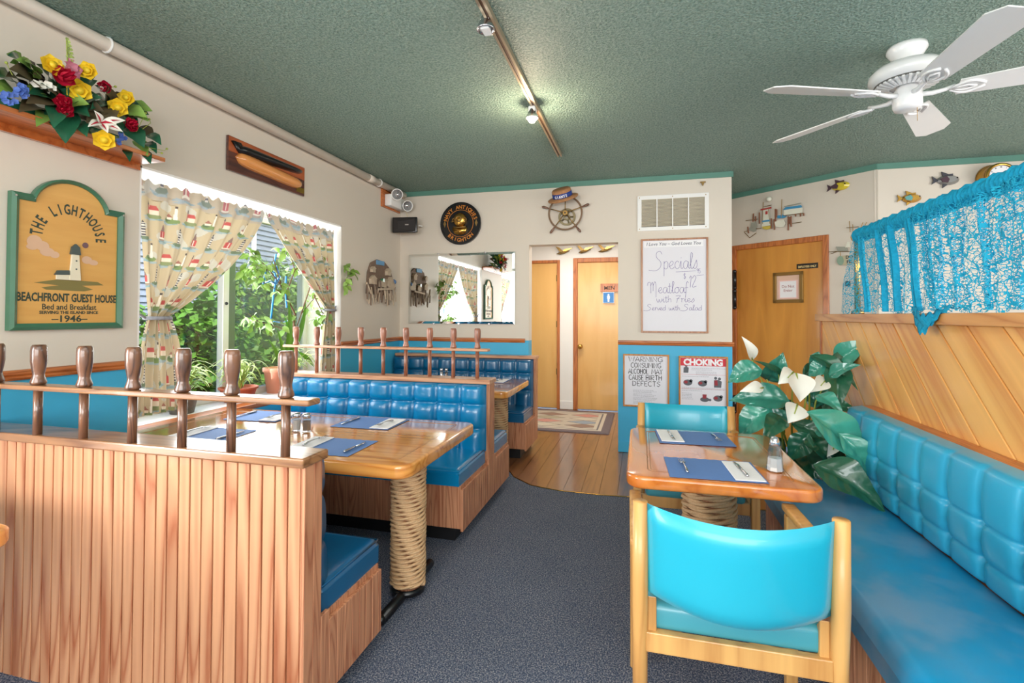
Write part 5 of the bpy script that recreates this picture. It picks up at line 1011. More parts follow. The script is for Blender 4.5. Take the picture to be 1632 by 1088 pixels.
x0, x1, z0, z1 = onY(961, 470, 7.28).x, onY(979, 470, 7.28).x, onY(970, 483, 7.28).z, onY(970, 465.5, 7.28).z
m = HF(); m.box(x0, x1, z0, z1, 0, .006); m.build('plate', WHITE, ms2)
m = mb(); m.frame((0, YH - .0202, 0), (1, 0, 0), (0, 0, 1)); m.box(x0 + .006, x1 - .006, z0 + .006, z1 - .006, 0, .001); m.build('blue_field', plain('sign_blue', S(58, 130, 200), .4), ms2)
xc = (x0 + x1) / 2; m = mb(); m.frame((0, YH - .0214, 0), (1, 0, 0), (0, 0, 1)); m.disc(xc, z1 - .04, .013, 0, .0006, 12); m.prism([(xc - .02, z1 - .055), (xc - .02, z1 - .09), (xc - .012, z1 - .1), (xc - .012, z0 + .02), (xc + .012, z0 + .02), (xc + .012, z1 - .1), (xc + .02, z1 - .09), (xc + .02, z1 - .055)], 0, .0006); m.build('figure', WHITE, ms2)
# rug with woven pattern
rx0, rx1, ry0, ry1 = -1.95, -.36, 5.86, 7.15; nu, nv = 240, 190; cols = np.zeros((nv, nu, 4)); U, V = np.meshgrid(np.linspace(0, 1, nu), np.linspace(0, 1, nv))
c3 = lambda r, g, b: np.array(S(r, g, b)); base = c3(196, 184, 166); cols[:] = base
bx = np.minimum(U, 1 - U) * (rx1 - rx0); by = np.minimum(V, 1 - V) * (ry1 - ry0); bd = np.minimum(bx, by)
pal = [c3(204, 142, 130), c3(148, 160, 172), c3(172, 164, 138), c3(206, 196, 176), c3(150, 120, 104)]
dx = (U * 3.2) % 1 - .5; row = np.floor(V * 6); dy = (V * 6) % 1 - .5; dia = np.abs(dx) * 1.1 + np.abs(dy)
for k in range(5):
    sel = (dia < .46) & (((np.floor(U * 3.2) + row * 2) % 5) == k); cols[sel] = pal[k]
cols[(dia >= .46) & (dia < .53)] = c3(120, 112, 108); cols[(np.abs((V * 12) % 1 - .5) > .44) & (dia > .55)] = c3(164, 150, 140)
cols[bd < .2] = c3(206, 196, 178); cols[(bd < .16) & (bd > .14)] = c3(110, 104, 108); cols[bd < .1] = c3(112, 98, 102); cols[..., 3] = 1
m = mb(); m.grid(lambda a, b: (rx0 + a * (rx1 - rx0), ry0 + b * (ry1 - ry0), .012 - .012 * (max(0, 1 - min(a, 1 - a, b, 1 - b) * 90))), nu, nv)
tag(m.build('hall_rug', RUGM, smooth=True, cols=cols.reshape(-1, 4)), 'woven diamond patterned rug in hall before the two doors', 'rug')
# ------------------------------------------------------------------ track light and ceiling fan
tl = thing('track_light', 'brass ceiling track with two white spotlight heads, nearer one unlit', 'lamp', (-.68, 3, ZC))
m = mb(); m.box(-.70, -.687, 1.2, 4.23, ZC - .03, ZC); m.box(-.673, -.66, 1.2, 4.23, ZC - .03, ZC); m.box(-.687, -.673, 1.2, 4.225, ZC - .012, ZC); m.build('track', plain('champagne_track', S(196, 178, 150), .3, .7), tl)
m = mb(); m.box(-.685, -.675, 1.2, 4.2, ZC - .026, ZC - .022); m.build('track_slot', plain('slot_brown', S(110, 78, 56), .5), tl)
def head(px, py, x, lit, tilt=0):
    p = onX(px, py, x); z = p.z; y = p.y
    m = mb(); m.box(x - .022, x + .022, y - .02, y + .05, ZC - .075, ZC - .025); a = m.build('adapter', WHITE, tl, bevel=.006)
    m = mb(); m.tube([(x, y, ZC - .07), (x, y, z + .05)], .02, 12); m.build('socket', WHITE, tl, smooth=True)
    b = mb(); b.lathe([(.02, .06), (.024, .045), (.036, .02), (.044, 0), (.043, -.004), (.038, -.002), (.02, .02), (.001, .025)], (x, y, z), 20); s_ = b.build('bulb_reflector', CHROME, tl, smooth=True)
    if lit: b = mb(); b.lathe([(.001, .004), (.036, .0), (.034, -.006), (.001, -.009)], (x, y, z), 18); b.ball((x, y, z - .008), .026, 14, 8); b.build('lit_face', BULB, s_, smooth=True); light('track_bulb', 'POINT', (x, y, z - .06), (0, 0, 0), 7, .03, (1, .78, .55))
    else: b = mb(); b.lathe([(.001, .006), (.034, .003), (.001, .002)], (x, y, z), 18); b.build('glass_face', WHITEM, s_, smooth=True)
head(774, 47, -.70, False); head(848, 188, -.695, True)
fn = thing('ceiling_fan', 'white five-blade ceiling fan', 'fan', (1.337, 2.987, ZC)); fn['label'] = 'white five-blade ceiling fan hanging at upper right'
FC = (1.337, 2.987, 0)
m = mb(); m.lathe([(.001, ZC), (.085, ZC), (.088, ZC - .02), (.07, ZC - .05), (.045, ZC - .075), (.03, ZC - .085), (.001, ZC - .085)], FC, 32); m.build('canopy', WHITEM, fn, smooth=True)
m = mb(); m.lathe([(.016, ZC - .12), (.016, ZC - .08)], FC, 12); m.build('downrod', WHITEM, fn, smooth=True)
m = mb(); m.lathe([(.02, 2.70), (.06, 2.695), (.14, 2.672), (.165, 2.645), (.168, 2.615), (.15, 2.60), (.142, 2.592), (.06, 2.575), (.001, 2.574)], FC, 48); mo = m.build('motor_housing', WHITEM, fn, smooth=True)
for k in range(30):
    a = 2 * PI * k / 30; m = mb(); m.beam((FC[0] + .075 * math.cos(a), FC[1] + .075 * math.sin(a), 2.567), (FC[0] + .138 * math.cos(a), FC[1] + .138 * math.sin(a), 2.583), .012, .01); m.build('vent_rib', BRONZE if k % 1 else WHITEM, mo)
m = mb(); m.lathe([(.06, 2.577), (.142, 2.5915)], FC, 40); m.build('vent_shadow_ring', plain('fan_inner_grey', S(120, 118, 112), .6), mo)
m = mb(); m.lathe([(.001, 2.575), (.045, 2.575), (.05, 2.56), (.062, 2.545), (.064, 2.47), (.056, 2.452), (.03, 2.446), (.001, 2.446)], FC, 32); m.build('switch_housing', WHITEM, fn, smooth=True)
for k in range(5):
    a = math.radians(-160 + 72 * k); c, s_ = math.cos(a), math.sin(a); u = Vector((c, s_, 0)); v = Vector((-s_, c, 0)); z = 2.525; tw = math.radians(-13); vv = v * math.cos(tw) + Vector((0, 0, 1)) * math.sin(tw); b0 = Vector((FC[0], FC[1], z)); nn = u.cross(vv)
    P = [(.20, -.06), (.70, -.085), (.76, -.045), (.76, .045), (.70, .085), (.20, .06)]
    m = mb(); m.add([b0 + u * x + vv * y + nn * h for h in (-.003, .003) for x, y in P], [tuple(range(6))[::-1], tuple(range(6, 12))] + [(i, (i + 1) % 6, 6 + (i + 1) % 6, 6 + i) for i in range(6)]); bl = m.build('blade', WHITE, fn)
    m = mb(); q = [(.05, 0), (.10, 0), (.15, .0), (.19, .0)]; m.tube([b0 + u * x + Vector((0, 0, .012 - .02 * math.sin(x * 16))) for x, _ in q], [.014, .012, .01, .01], 8)
    for sg_ in (-1, 1):
        m.tube([b0 + u * (.17 + .13 * t) + vv * (sg_ * .045 * math.sin(PI * t * .9 + .1)) - nn * .006 for t in (0, .15, .3, .5, .7, .85, 1)], .007, 6)
        m.tube([b0 + u * (.18 + .09 * t) + vv * (sg_ * .018 * math.sin(PI * t)) - nn * .008 for t in (0, .3, .6, 1)], .005, 6)
    m.build('blade_iron', WHITEM, bl, smooth=True)
m = mb(); m.tube([(FC[0] + .03, FC[1] - .03, 2.45), (FC[0] + .03, FC[1] - .03, 2.38)], .0015, 5); m.build('pull_chain', BRASS, fn)
# ================================================================== TABLE SETTINGS
def fork_mb(L=.17):
    m = mb(); z = lambda t: .004 + .008 * math.sin(PI * t)
    m.tube([(0, -L / 2 + L * t, z(t)) for t in (0, .08, .3, .5, .62, .66)], [.004, .0062, .004, .0028, .003, .006], 6)
    m.prism([(-.011, L * .16), (.011, L * .16), (.012, L * .24), (-.012, L * .24)], .009, .011)
    for k in range(4): x = -.0105 + k * .007; m.tube([(x, L * .23, .0095), (x, L * .38, .0075), (x, L * .5, .011)], [.0018, .0016, .0008], 5)
    return m
def knife_mb(L=.19):
    m = mb(); m.tube([(0, -L / 2, .004), (0, -L * .45, .004), (0, -L * .1, .004), (0, 0, .004)], [.005, .0065, .005, .004], 8); m.prism([(-.006, 0), (.007, 0), (.008, L * .3), (.002, L * .48), (-.006, L * .5)], .0025, .0045); return m
first = {}
def place(kind, lab, cat, grp, x, y, z, rz):
    if kind not in first:
        if kind == 'placemat':
            m = mb(); m.grid(lambda a, b: ((a - .5) * .36, (b - .5) * .285 + .0025 * math.sin(a * 55), .0012 + .0006 * math.sin(a * 6)), 60, 6); m.box(-.178, .178, -.139, .139, 0, .001); o = m.build(kind, MAT_)
        if kind == 'napkin': m = mb(); m.box(-.055, .055, -.125, .125, 0, .004); o = m.build(kind, NAPK, bevel=.0015)
        if kind == 'fork': o = fork_mb().build(kind, CHROME, smooth=True)
        if kind == 'knife': o = knife_mb().build(kind, CHROME, smooth=True)
        first[kind] = o
    else: o = first[kind].copy(); C.objects.link(o); WM[o.name] = Matrix.Identity(4)
    o.location = (x, y, z); o.rotation_euler = (0, 0, rz); tag(o, lab, cat, grp)
def setting(cx, cy, rz, where, style, zt=.7465, tw=0.0):
    r_ = rz + tw; c, s_ = math.cos(r_), math.sin(r_)
    L = lambda x, y: (cx + x * c - y * s_, cy + x * s_ + y * c)
    place('placemat', 'blue paper placemat ' + where, 'placemat', 'blue paper placemats on the tables', cx, cy, zt, r_)
    if style == 'L':
        place('napkin', 'white napkin under fork ' + where, 'napkin', 'white napkins on the placemats', *L(-.115, .01), zt + .003, r_ + .03)
        place('fork', 'fork lying on napkin ' + where, 'fork', 'forks on the placemats', *L(-.105, .035), zt + .0075, r_ - .12); place('knife', 'knife on placemat ' + where, 'knife', 'knives on the placemats', *L(.135, 0), zt + .003, r_ - .03)
    else:
        place('fork', 'fork on placemat ' + where, 'fork', 'forks on the placemats', *L(-.11, .0), zt + .003, r_ + .05)
        place('napkin', 'white napkin under knife ' + where, 'napkin', 'white napkins on the placemats', *L(.115, -.01), zt + .003, r_ + .02); place('knife', 'knife lying on napkin ' + where, 'knife', 'knives on the placemats', *L(.11, 0), zt + .0075, r_ + .05)
setting(-1.45, 2.10, 0, 'at the near right place of the large booth table', 'L', tw=.03)
setting(-2.20, 2.13, 0, 'at the near window place of the large booth table', 'L', tw=.05)
setting(-1.53, 2.61, PI, 'at the far right place of the large booth table', 'L', tw=.02)
setting(-2.27, 2.61, PI, 'at the far window place of the large booth table', 'L', tw=.06)
setting(.282, 2.20, 0, 'on the near side of the amber table', 'R', tw=.04)
setting(.26, 2.735, PI, 'on the far side of the amber table', 'R', tw=.06)
setting(-1.42, 4.60, PI, 'on the table by the rearmost bench', 'L')
def shaker(lab, loc, fill, h=.088, r=.019):
    s_ = thing('shaker', lab, 'shaker', loc, group=None)
    m = mb(); m.lathe([(r, 0), (r * 1.05, .005), (r, .01), (r * .98, h * .68), (r * .8, h * .76)], n=8); m.build('glass', SHGLASS, s_, world=False)
    m = mb(); m.lathe([(r * .8, .008), (r * .82, h * .6)], n=8); m.build('contents', fill, s_, world=False)
    m = mb(); m.lathe([(r * .9, h * .76), (r * .95, h * .8), (r * .95, h * .93), (r * .8, h), (.001, h * 1.02)], n=18); m.build('cap', CHROME, s_, world=False, smooth=True)
SALT = plain('salt', S(232, 230, 228), .8); PEP = plain('pepper', S(128, 112, 100), .9, var=.3, scale=200)
shaker('glass salt shaker with steel cap, left of the pair on large booth table', (-1.815, 2.325, .745), SALT, .1, .024); shaker('glass pepper shaker with steel cap, right of the pair on large booth table', (-1.752, 2.325, .745), PEP, .1, .024)
shaker('small white-filled shaker on rear table seen between wooden pins', (-1.98, 4.74, .745), SALT); shaker('second shaker on rear table, pepper-filled', (-1.93, 4.75, .745), PEP)
sg2 = thing('sugar_shaker', 'clear faceted glass shaker on right side of the amber table', 'shaker', (.53, 2.25, .745))
m = mb(); m.lathe([(.034, 0), (.036, .008), (.033, .02), (.024, .10), (.02, .105), (.018, .12), (.012, .135), (.001, .14)], n=8); m.build('glass', SHGLASS, sg2, world=False)
m = mb(); m.lathe([(.03, .004), (.029, .02), (.0265, .055)], n=8); m.build('contents', SALT, sg2, world=False)
m = mb(); m.lathe([(.0205, .105), (.019, .121), (.013, .137), (.001, .143)], n=16); m.build('cap', plain('glass_cap', S(200, 206, 212), .12, .8), sg2, world=False, smooth=True)
# ================================================================== CURTAINS
def paint_cloth(W, Hh, seed):
    """printed lighthouse motifs as a colour raster"""
    r = np.random.RandomState(seed); px = 330; nx, ny = int(W * px), int(Hh * px); X, Y = np.meshgrid(np.arange(nx) / px, np.arange(ny) / px)
    im = np.zeros((ny, nx, 3)); im[:] = (190, 170, 134); X = X / 1.4; Y = Y / 1.4; W_, H_ = W / 1.4, Hh / 1.4
    sm = np.sin(X * 22 + 2 * np.sin(Y * 9)) * np.sin(Y * 37 + np.sin(X * 13) * 2); im[sm > .55] = (196, 190, 172)
    def E(cx, cy, rx, ry, c): im[((X - cx) / rx) ** 2 + ((Y - cy) / ry) ** 2 < 1] = c
    def B(x0, y0, x1, y1, c): im[(X > x0) & (X < x1) & (Y > y0) & (Y < y1)] = c
    def T(cx, y0, y1, w0, w1, c): t = (Y - y0) / (y1 - y0); im[(Y > y0) & (Y < y1) & (np.abs(X - cx) < (w0 + (w1 - w0) * t) / 2)] = c
    k = 0
    for j in range(int(H_ / .115) + 2):
        for i in range(int(W_ / .13) + 2):
            cx = i * .13 + (j % 2) * .065 + r.uniform(-.012, .012); cy = j * .115 + r.uniform(-.012, .012); q = (i * 2 + j * 3) % 4
            for d in range(3): E(cx + r.uniform(-.03, .03), cy + .028 + d * .006, .05 - d * .008, .006, (118, 150, 152) if d % 2 else (150, 168, 170))
            if q == 0: E(cx, cy + .022, .03, .007, (150, 130, 110)); B(cx - .019, cy - .02, cx + .019, cy + .018, (190, 62, 62)); B(cx - .003, cy - .015, cx + .003, cy + .012, (236, 220, 200)); B(cx - .012, cy - .015, cx - .008, cy + .012, (120, 50, 50)); T(cx, cy - .055, cy - .02, .003, .03, (120, 90, 84)); B(cx - .026, cy + .014, cx + .026, cy + .02, (236, 226, 204))
            elif q == 1:
                E(cx, cy + .022, .045, .014, (110, 134, 74)); E(cx - .02, cy + .016, .02, .01, (78, 104, 66)); T(cx + .018, cy - .05, cy + .015, .008, .016, (240, 232, 214)); B(cx + .012, cy - .056, cx + .024, cy - .046, (60, 50, 50)); B(cx - .025, cy, cx + .004, cy + .014, (236, 222, 196)); T(cx - .011, cy - .014, cy + .001, .004, .036, (150, 90, 76))
            elif q == 2:
                E(cx, cy + .024, .036, .01, (92, 112, 84)); T(cx, cy - .05, cy + .018, .010, .018, (230, 222, 208))
                for a in range(5): B(cx - .009, cy - .045 + a * .013, cx + .009, cy - .039 + a * .013, (52, 50, 60))
                T(cx, cy - .062, cy - .05, .002, .012, (40, 40, 50))
            else: E(cx, cy + .022, .046, .012, (124, 136, 86)); B(cx - .022, cy - .008, cx + .024, cy + .014, (232, 214, 188)); T(cx, cy - .028, cy - .007, .03, .054, (186, 66, 64)); B(cx - .03, cy - .03, cx - .021, cy + .012, (176, 90, 84)); T(cx - .0255, cy - .05, cy - .03, .002, .011, (70, 60, 66))
    return im, px
def lin(im): a = im / 255.; return np.where(a <= .04045, a / 12.92, ((a + .055) / 1.055) ** 2.4)
def curtain(name, label, top, tie, bot, inner_mid, seed, side, win=W1):
    """top/tie/bot = (outer y, inner y, z)"""
    cu = thing(name, label, 'curtain', (-2.74, tie[0], tie[2])); W, Hh = 1.15, 1.5; nu, nv = 300, 380
    im, px = paint_cloth(W, Hh, seed); pos = []; col = []; rr = random.Random(seed); ph = [rr.uniform(0, 6) for _ in range(4)]
    for j in range(nv):
        v = j / (nv - 1)
        if v < .6:
            t = v / .6; yo = top[0] * (1 - t) + tie[0] * t - .0 ; yi = top[1] * (1 - t) ** 2 + 2 * inner_mid[0] * t * (1 - t) + tie[1] * t * t; zo = top[2] * (1 - t) + tie[2] * t; zi = top[2] * (1 - t) ** 2 + 2 * inner_mid[1] * t * (1 - t) + tie[2] * t * t; am = .018 * (1 - t) + .03 * t; dense = t
        else:
            t = (v - .6) / .4; e = math.sin(t * PI / 2) ** .7; yo = tie[0] * (1 - e) + bot[0] * e; yi = tie[1] * (1 - e) + bot[1] * e; zo = zi = tie[2] * (1 - t) + bot[2] * t; am = .03; dense = 1 - t
        for i in range(nu):
            u = i / (nu - 1); f = math.sin(u * 46 + ph[0]) * .5 + math.sin(u * 27 + ph[1] + v * 2) * .35 + math.sin(u * 83 + ph[2]) * .2
            ru = .012 * math.sin(u * 90 + ph[3]) * max(0, 1 - v * 26) * math.sin(u * 13 + 1) + .008 * math.sin(u * 31 + seed) * math.sin(u * 17)
            pos.append((-2.735 + am * f * (.9 if v > .03 else .6), yo + (yi - yo) * u, zo + (zi - zo) * u + (ru if v < .06 else 0) + (.03 - .03 * v / .03 if v < .03 else 0)))
    U = np.tile(np.linspace(0, 1, nu), nv); V = np.repeat(np.linspace(0, 1, nv), nu)
    ix = np.clip((U * W * px).astype(int), 0, im.shape[1] - 1); iy = np.clip((V * Hh * px).astype(int), 0, im.shape[0] - 1); c = lin(im[iy, ix] * .8 + .2 * np.array((150, 144, 134))); c[V < .055] = c[V < .055] * .72 + np.array(S(150, 150, 168)[:3]) * .22
    cols = np.concatenate([c, np.ones((len(c), 1))], 1)
    m = mb(); m.v = pos; m.f = [(j * nu + i, j * nu + i + 1, (j + 1) * nu + i + 1, (j + 1) * nu + i) for j in range(nv - 1) for i in range(nu - 1)]; m.mi = [0] * len(m.f)
    m.build('printed_cloth', PRINT, cu, smooth=True, cols=cols, fixn=False)
    m = mb(); yc = (tie[0] + tie[1]) / 2; rr_ = abs(tie[1] - tie[0]) / 2 + .012; wy = win[0] + .012 if side < 0 else win[1] - .012
    m.tube([(-2.735 + .042 * math.cos(a), yc + rr_ * math.sin(a), tie[2] - .01) for a in [math.radians(q) for q in range(0, 361, 20)]], .011, 8, False); m.tube([(-2.73, yc + side * rr_, tie[2] - .01), (-2.72, wy, tie[2] + .03)], .008, 6); m.build('tieback', PRINTP, cu, smooth=True)
    return cu
PRINTP = plain('tieback_cloth', S(150, 152, 160), .8, var=.3, scale=60)
curtain('window_curtain', 'lighthouse print curtain on the left half of the window, tied back left', (2.15, 3.115, 2.115), (2.22, 2.345, 1.365), (2.15, 2.47, .80), (2.90, 1.70), 1, -1)
curtain('window_curtain', 'lighthouse print curtain on the right half of the window, tied back right', (3.99, 3.115, 2.115), (3.985, 3.87, 1.43), (4.0, 3.80, .83), (3.50, 1.72), 2, 1)
rd = thing('curtain_rod', 'white curtain rod inside top of window recess', 'rod', (-2.775, 3.07, 2.12))
m = mb(); m.tube([(-2.775, 2.128, 2.118), (-2.775, 4.006, 2.118)], .009, 10); m.build('rod', WHITE, rd, smooth=True)
for y in (2.135, 4.0): m = mb(); m.ball((-2.775, y, 2.118), .016, 10, 8); m.build('end_cap', WHITE, rd, smooth=True)
# plain sun-bleached lining curtain pair on the near left window, same print
curtain('window_curtain', 'lighthouse print curtain on near left window, seen only in the mirror', (.84, -.13, 2.115), (.82, .68, 1.40), (.84, .62, .85), (.30, 1.72), 3, 1, W2)
curtain('window_curtain', 'second lighthouse print curtain on near left window, seen only in mirror', (-1.13, -.13, 2.115), (-1.1, -.96, 1.40), (-1.12, -.9, .85), (-.6, 1.72), 4, -1, W2)
# ================================================================== PLANTS
def leaf_parts(root, specs, mt, name='leaf'):
    for (a, b, wd, kw) in specs: m = mb(); m.leaf(a, b, wd, **kw); m.build(name, kw.pop('mat', mt) if 'mat' in kw else mt, root, smooth=True, fixn=False)
pl = thing('peace_lily', 'large artificial peace lily with white flowers behind amber table', 'plant', (.93, 3.38, 0)); DP = lambda Y: (Y * math.cos(yaw) + .75 * math.sin(yaw) * .3)
m = mb(); m.lathe([(.11, 0), (.15, .26), (.16, .3), (.145, .3), (.13, .26), (.001, .25)], (.93, 3.42, 0), 24); m.build('pot', plain('dark_green_pot', S(30, 60, 50), .4), pl, smooth=True)
spec = [((1258, 640), (1162, 634), 48, 3.30, LEAFT), ((1224, 606), (1248, 558), 42, 3.45, LEAFT), ((1215, 590), (1160, 607), 42, 3.30, LEAFT), ((1330, 580), (1397, 538), 34, 3.55, LEAFT), ((1318, 577), (1392, 572), 26, 3.5, LEAFD), ((1335, 575), (1334, 652), 36, 3.35, LEAFD), ((1321, 580), (1288, 598), 28, 3.35, LEAFT), ((1290, 566), (1368, 618), 24, 3.4, LEAFD),
 ((1230, 650), (1178, 693), 46, 3.25, LEAFT), ((1246, 664), (1215, 700), 34, 3.2, LEAFD), ((1286, 656), (1394, 752), 62, 2.95, LEAFT), ((1262, 675), (1338, 704), 26, 3.25, LEAFD), ((1290, 690), (1258, 730), 36, 3.15, LEAFD), ((1296, 740), (1412, 812), 58, 2.85, LEAFD), ((1336, 690), (1390, 762), 40, 2.93, LEAFT), ((1292, 694), (1324, 740), 42, 3.2, LEAFD), ((1300, 640), (1262, 618), 30, 3.5, LEAFT), ((1285, 640), (1340, 628), 34, 3.6, LEAFT), ((1270, 655), (1230, 640), 24, 3.5, LEAFD),
 ((1290, 720), (1240, 760), 40, 3.4, LEAFD), ((1300, 720), (1350, 760), 40, 3.45, LEAFD), ((1280, 715), (1300, 770), 44, 3.35, LEAFD), ((1250, 700), (1205, 735), 40, 3.45, LEAFD), ((1310, 700), (1362, 700), 34, 3.5, LEAFD), ((1265, 735), (1225, 800), 36, 3.4, LEAFD), ((1258, 612), (1200, 570), 14, 3.4, LEAFD), ((1240, 660), (1196, 634), 14, 3.35, LEAFD), ((1310, 650), (1370, 655), 30, 3.4, LEAFD), ((1325, 600), (1300, 650), 30, 3.5, LEAFT), ((1270, 700), (1320, 690), 36, 3.55, LEAFD), ((1275, 690), (1290, 740), 40, 3.5, LEAFD), ((1320, 600), (1372, 578), 22, 3.3, LEAFT), ((1262, 668), (1210, 660), 22, 3.3, LEAFT), ((1300, 630), (1345, 660), 26, 3.2, LEAFT), ((1280, 600), (1310, 575), 20, 3.5, LEAFD), ((1250, 735), (1200, 770), 34, 3.5, LEAFD), ((1310, 735), (1360, 735), 40, 3.2, LEAFD), ((1235, 640), (1205, 610), 18, 3.5, LEAFD), ((1295, 610), (1330, 690), 30, 3.55, LEAFD), ((1300, 680), (1350, 720), 34, 3.05, LEAFT), ((1305, 560), (1290, 585), 16, 3.4, LEAFT)]
for k, (a, b, w_, Y, mt) in enumerate(spec):
    A = onY(*a, Y); Bp = onY(*b, Y - .12 * (1 if k % 2 else -.4)); up = Vector((.2 * math.sin(k * 2.1), -.8, .6)).normalized(); m = mb(); m.leaf(A, Bp, w_ * Y / F * .92, up, .10 + .05 * math.sin(k), .42, 56, .36, .0, .14, .012, .05); m.build('leaf', mt, pl, smooth=True, fixn=False)
for (a, b, w_, Y) in (((1199, 574), (1182, 536), 17, 3.35), ((1216, 617), (1179, 624), 18, 3.2), ((1264, 592), (1240, 612), 25, 3.3), ((1268, 594), (1275, 640), 36, 3.25), ((1316, 604), (1292, 625), 22, 3.3), ((1270, 644), (1256, 674), 32, 3.2), ((1330, 703), (1318, 728), 16, 3.12)):
    A = onY(*a, Y); Bp = onY(*b, Y - .05); m = mb(); m.leaf(A, Bp, w_ * Y / F, Vector((.1, -.9, .4)), .18, .5, 10, .4); fo = m.build('flower', PETW, pl, smooth=True, fixn=False); m = mb(); d = Bp - A; m.tube([A + Vector((0, -.012, 0)), A + d * .45 + Vector((0, -.03, .0))], [.005, .003], 6); m.build('spadix', STEMG, fo, smooth=True)
for a, b, c in (((1250, 720), (1240, 650), (1222, 604)), ((1252, 700), (1225, 630), (1199, 574)), ((1250, 690), (1245, 640), (1241, 595)), ((1280, 720), (1278, 670), (1270, 642)), ((1285, 720), (1282, 650), (1290, 600)), ((1256, 710), (1235, 650), (1216, 617)), ((1290, 700), (1300, 640), (1318, 606)), ((1262, 700), (1262, 640), (1264, 596)), ((1300, 740), (1322, 700), (1332, 690)), ((1290, 680), (1290, 620), (1325, 580))):
    m = mb(); m.tube([onY(*a, 3.42), onY(*b, 3.38), onY(*c, 3.33)], [.006, .005, .003], 6); m.build('stem', STEMG, pl, smooth=True)
m = mb(); [m.tube([(.93, 3.42, .26), tuple(onY(x, 720, 3.42))], .006, 6) for x in (1250, 1275, 1300)]; m.build('lower_stems', STEMG, pl, kind='stuff')
# ficus in the window
fc = thing('ficus', 'tall variegated ficus spreading across the window', 'plant', (-2.93, 3.15, ZS)); q0 = lambda x, y, X=-2.93: onX(x, y, X)
pot_y = q0(440, 600).y
m = mb(); m.lathe([(.075, 0), (.1, .17), (.11, .175), (.11, .205), (.097, .205), (.09, .17), (.001, .165)], (-2.92, pot_y, ZS), 24); m.build('pot', TERRAP, fc, smooth=True)
root_ = Vector((-2.92, pot_y, ZS + .17)); tw = []
def branch(pts, r, X0=-2.9):
    P = [onX(x, y, X0 + dx) for x, y, dx in pts]; m = mb(); m.tube(P, [r * (1 - .7 * i / (len(P) - 1)) for i in range(len(P))], 7); m.build('branch', BARK, fc, smooth=True); return P
B = []
B.append([root_] + branch([(452, 590, -.02), (466, 545, .0), (470, 500, .02), (448, 455, .04), (435, 410, .05)], .012))
for pts in ([(470, 520, .02), (455, 470, .03), (420, 450, .05), (395, 432, .04)], [(466, 540, 0), (480, 500, .04), (505, 470, .08), (535, 445, .12)], [(468, 530, .0), (440, 520, .03), (410, 512, .05), (396, 500, .05)], [(448, 455, .04), (425, 425, .05), (400, 402, .05), (385, 396, .04)], [(480, 500, .04), (500, 440, .08), (525, 425, .12), (546, 440, .16)], [(455, 470, .03), (470, 430, .05), (462, 405, .06), (445, 400, .05)], [(500, 470, .08), (515, 500, .12), (510, 515, .12)], [(440, 430, .05), (410, 430, .06), (388, 428, .06)], [(470, 430, .05), (490, 418, .08), (505, 415, .1)]):
    B.append(branch(pts, .006))
proto = None; rq = random.Random(9)
for bi, P in enumerate(B):
    for k in range(31 if bi else 14):
        t = rq.uniform(.35, 1.0) * (len(P) - 1); i = min(int(t), len(P) - 2); p = P[i].lerp(P[i + 1], t - i) + Vector((rq.uniform(-.05, .06), rq.uniform(-.05, .05), rq.uniform(-.045, .045)))
        if p.x > -2.7 and not (p.y > 4.0): p.x = -2.72
        if p.y > 3.96: p.x = max(p.x, -2.62)
        if proto is None: m = mb(); m.leaf((0, 0, 0), (0, .078, 0), .045, (0, 0, 1), .1, .2, 6, .45); proto = m.build('leaf', [LEAFG], fc, world=False, smooth=True, fixn=False); o = proto
        else: o = proto.copy(); C.objects.link(o)
        o.location = WM[fc.name].inverted() @ p; o.rotation_euler = (rq.uniform(-1.4, -.3), rq.uniform(-.8, .8), rq.uniform(0, 6.28)); s_ = rq.uniform(.75, 1.15); o.scale = (s_, s_, s_)
for a, b, w_ in (((450, 585), (458, 470), 11), ((452, 585), (487, 478), 12), ((462, 580), (452, 500), 10), ((447, 590), (428, 540), 10), ((475, 560), (500, 585), 9), ((450, 590), (440, 520), 9)):
    m = mb(); A = onX(*a, -2.9); Bp = onX(*b, -2.88); m.leaf(A, Bp, w_ * 3.6 / F, (1, -.4, .1), .12, .25, 10, .4); m.build('strap_leaf', plain('strap_green', S(92, 146, 44), .4, var=.3, scale=8) if 'strap_green' not in MATS else MATS['strap_green'], fc, smooth=True, fixn=False)
rb = thing('ribbon_garland', 'bright blue plastic garland hanging in the window ficus', 'garland', tuple(onX(437, 440, -2.86)))
for pts, r in ((((440, 405), (436, 425), (440, 445), (436, 470), (432, 508)), .008), (((424, 430), (420, 452), (430, 448), (440, 452), (446, 440)), .010), (((456, 440), (455, 460), (457, 490)), .008), (((430, 432), (444, 436), (440, 424)), .007), (((436, 512), (450, 514), (462, 510)), .004)):
    m = mb(); m.tube([onX(x, y, -2.86) for x, y in pts], r, 7); m.build('ribbon_loop', RIBBON, rb, smooth=True)
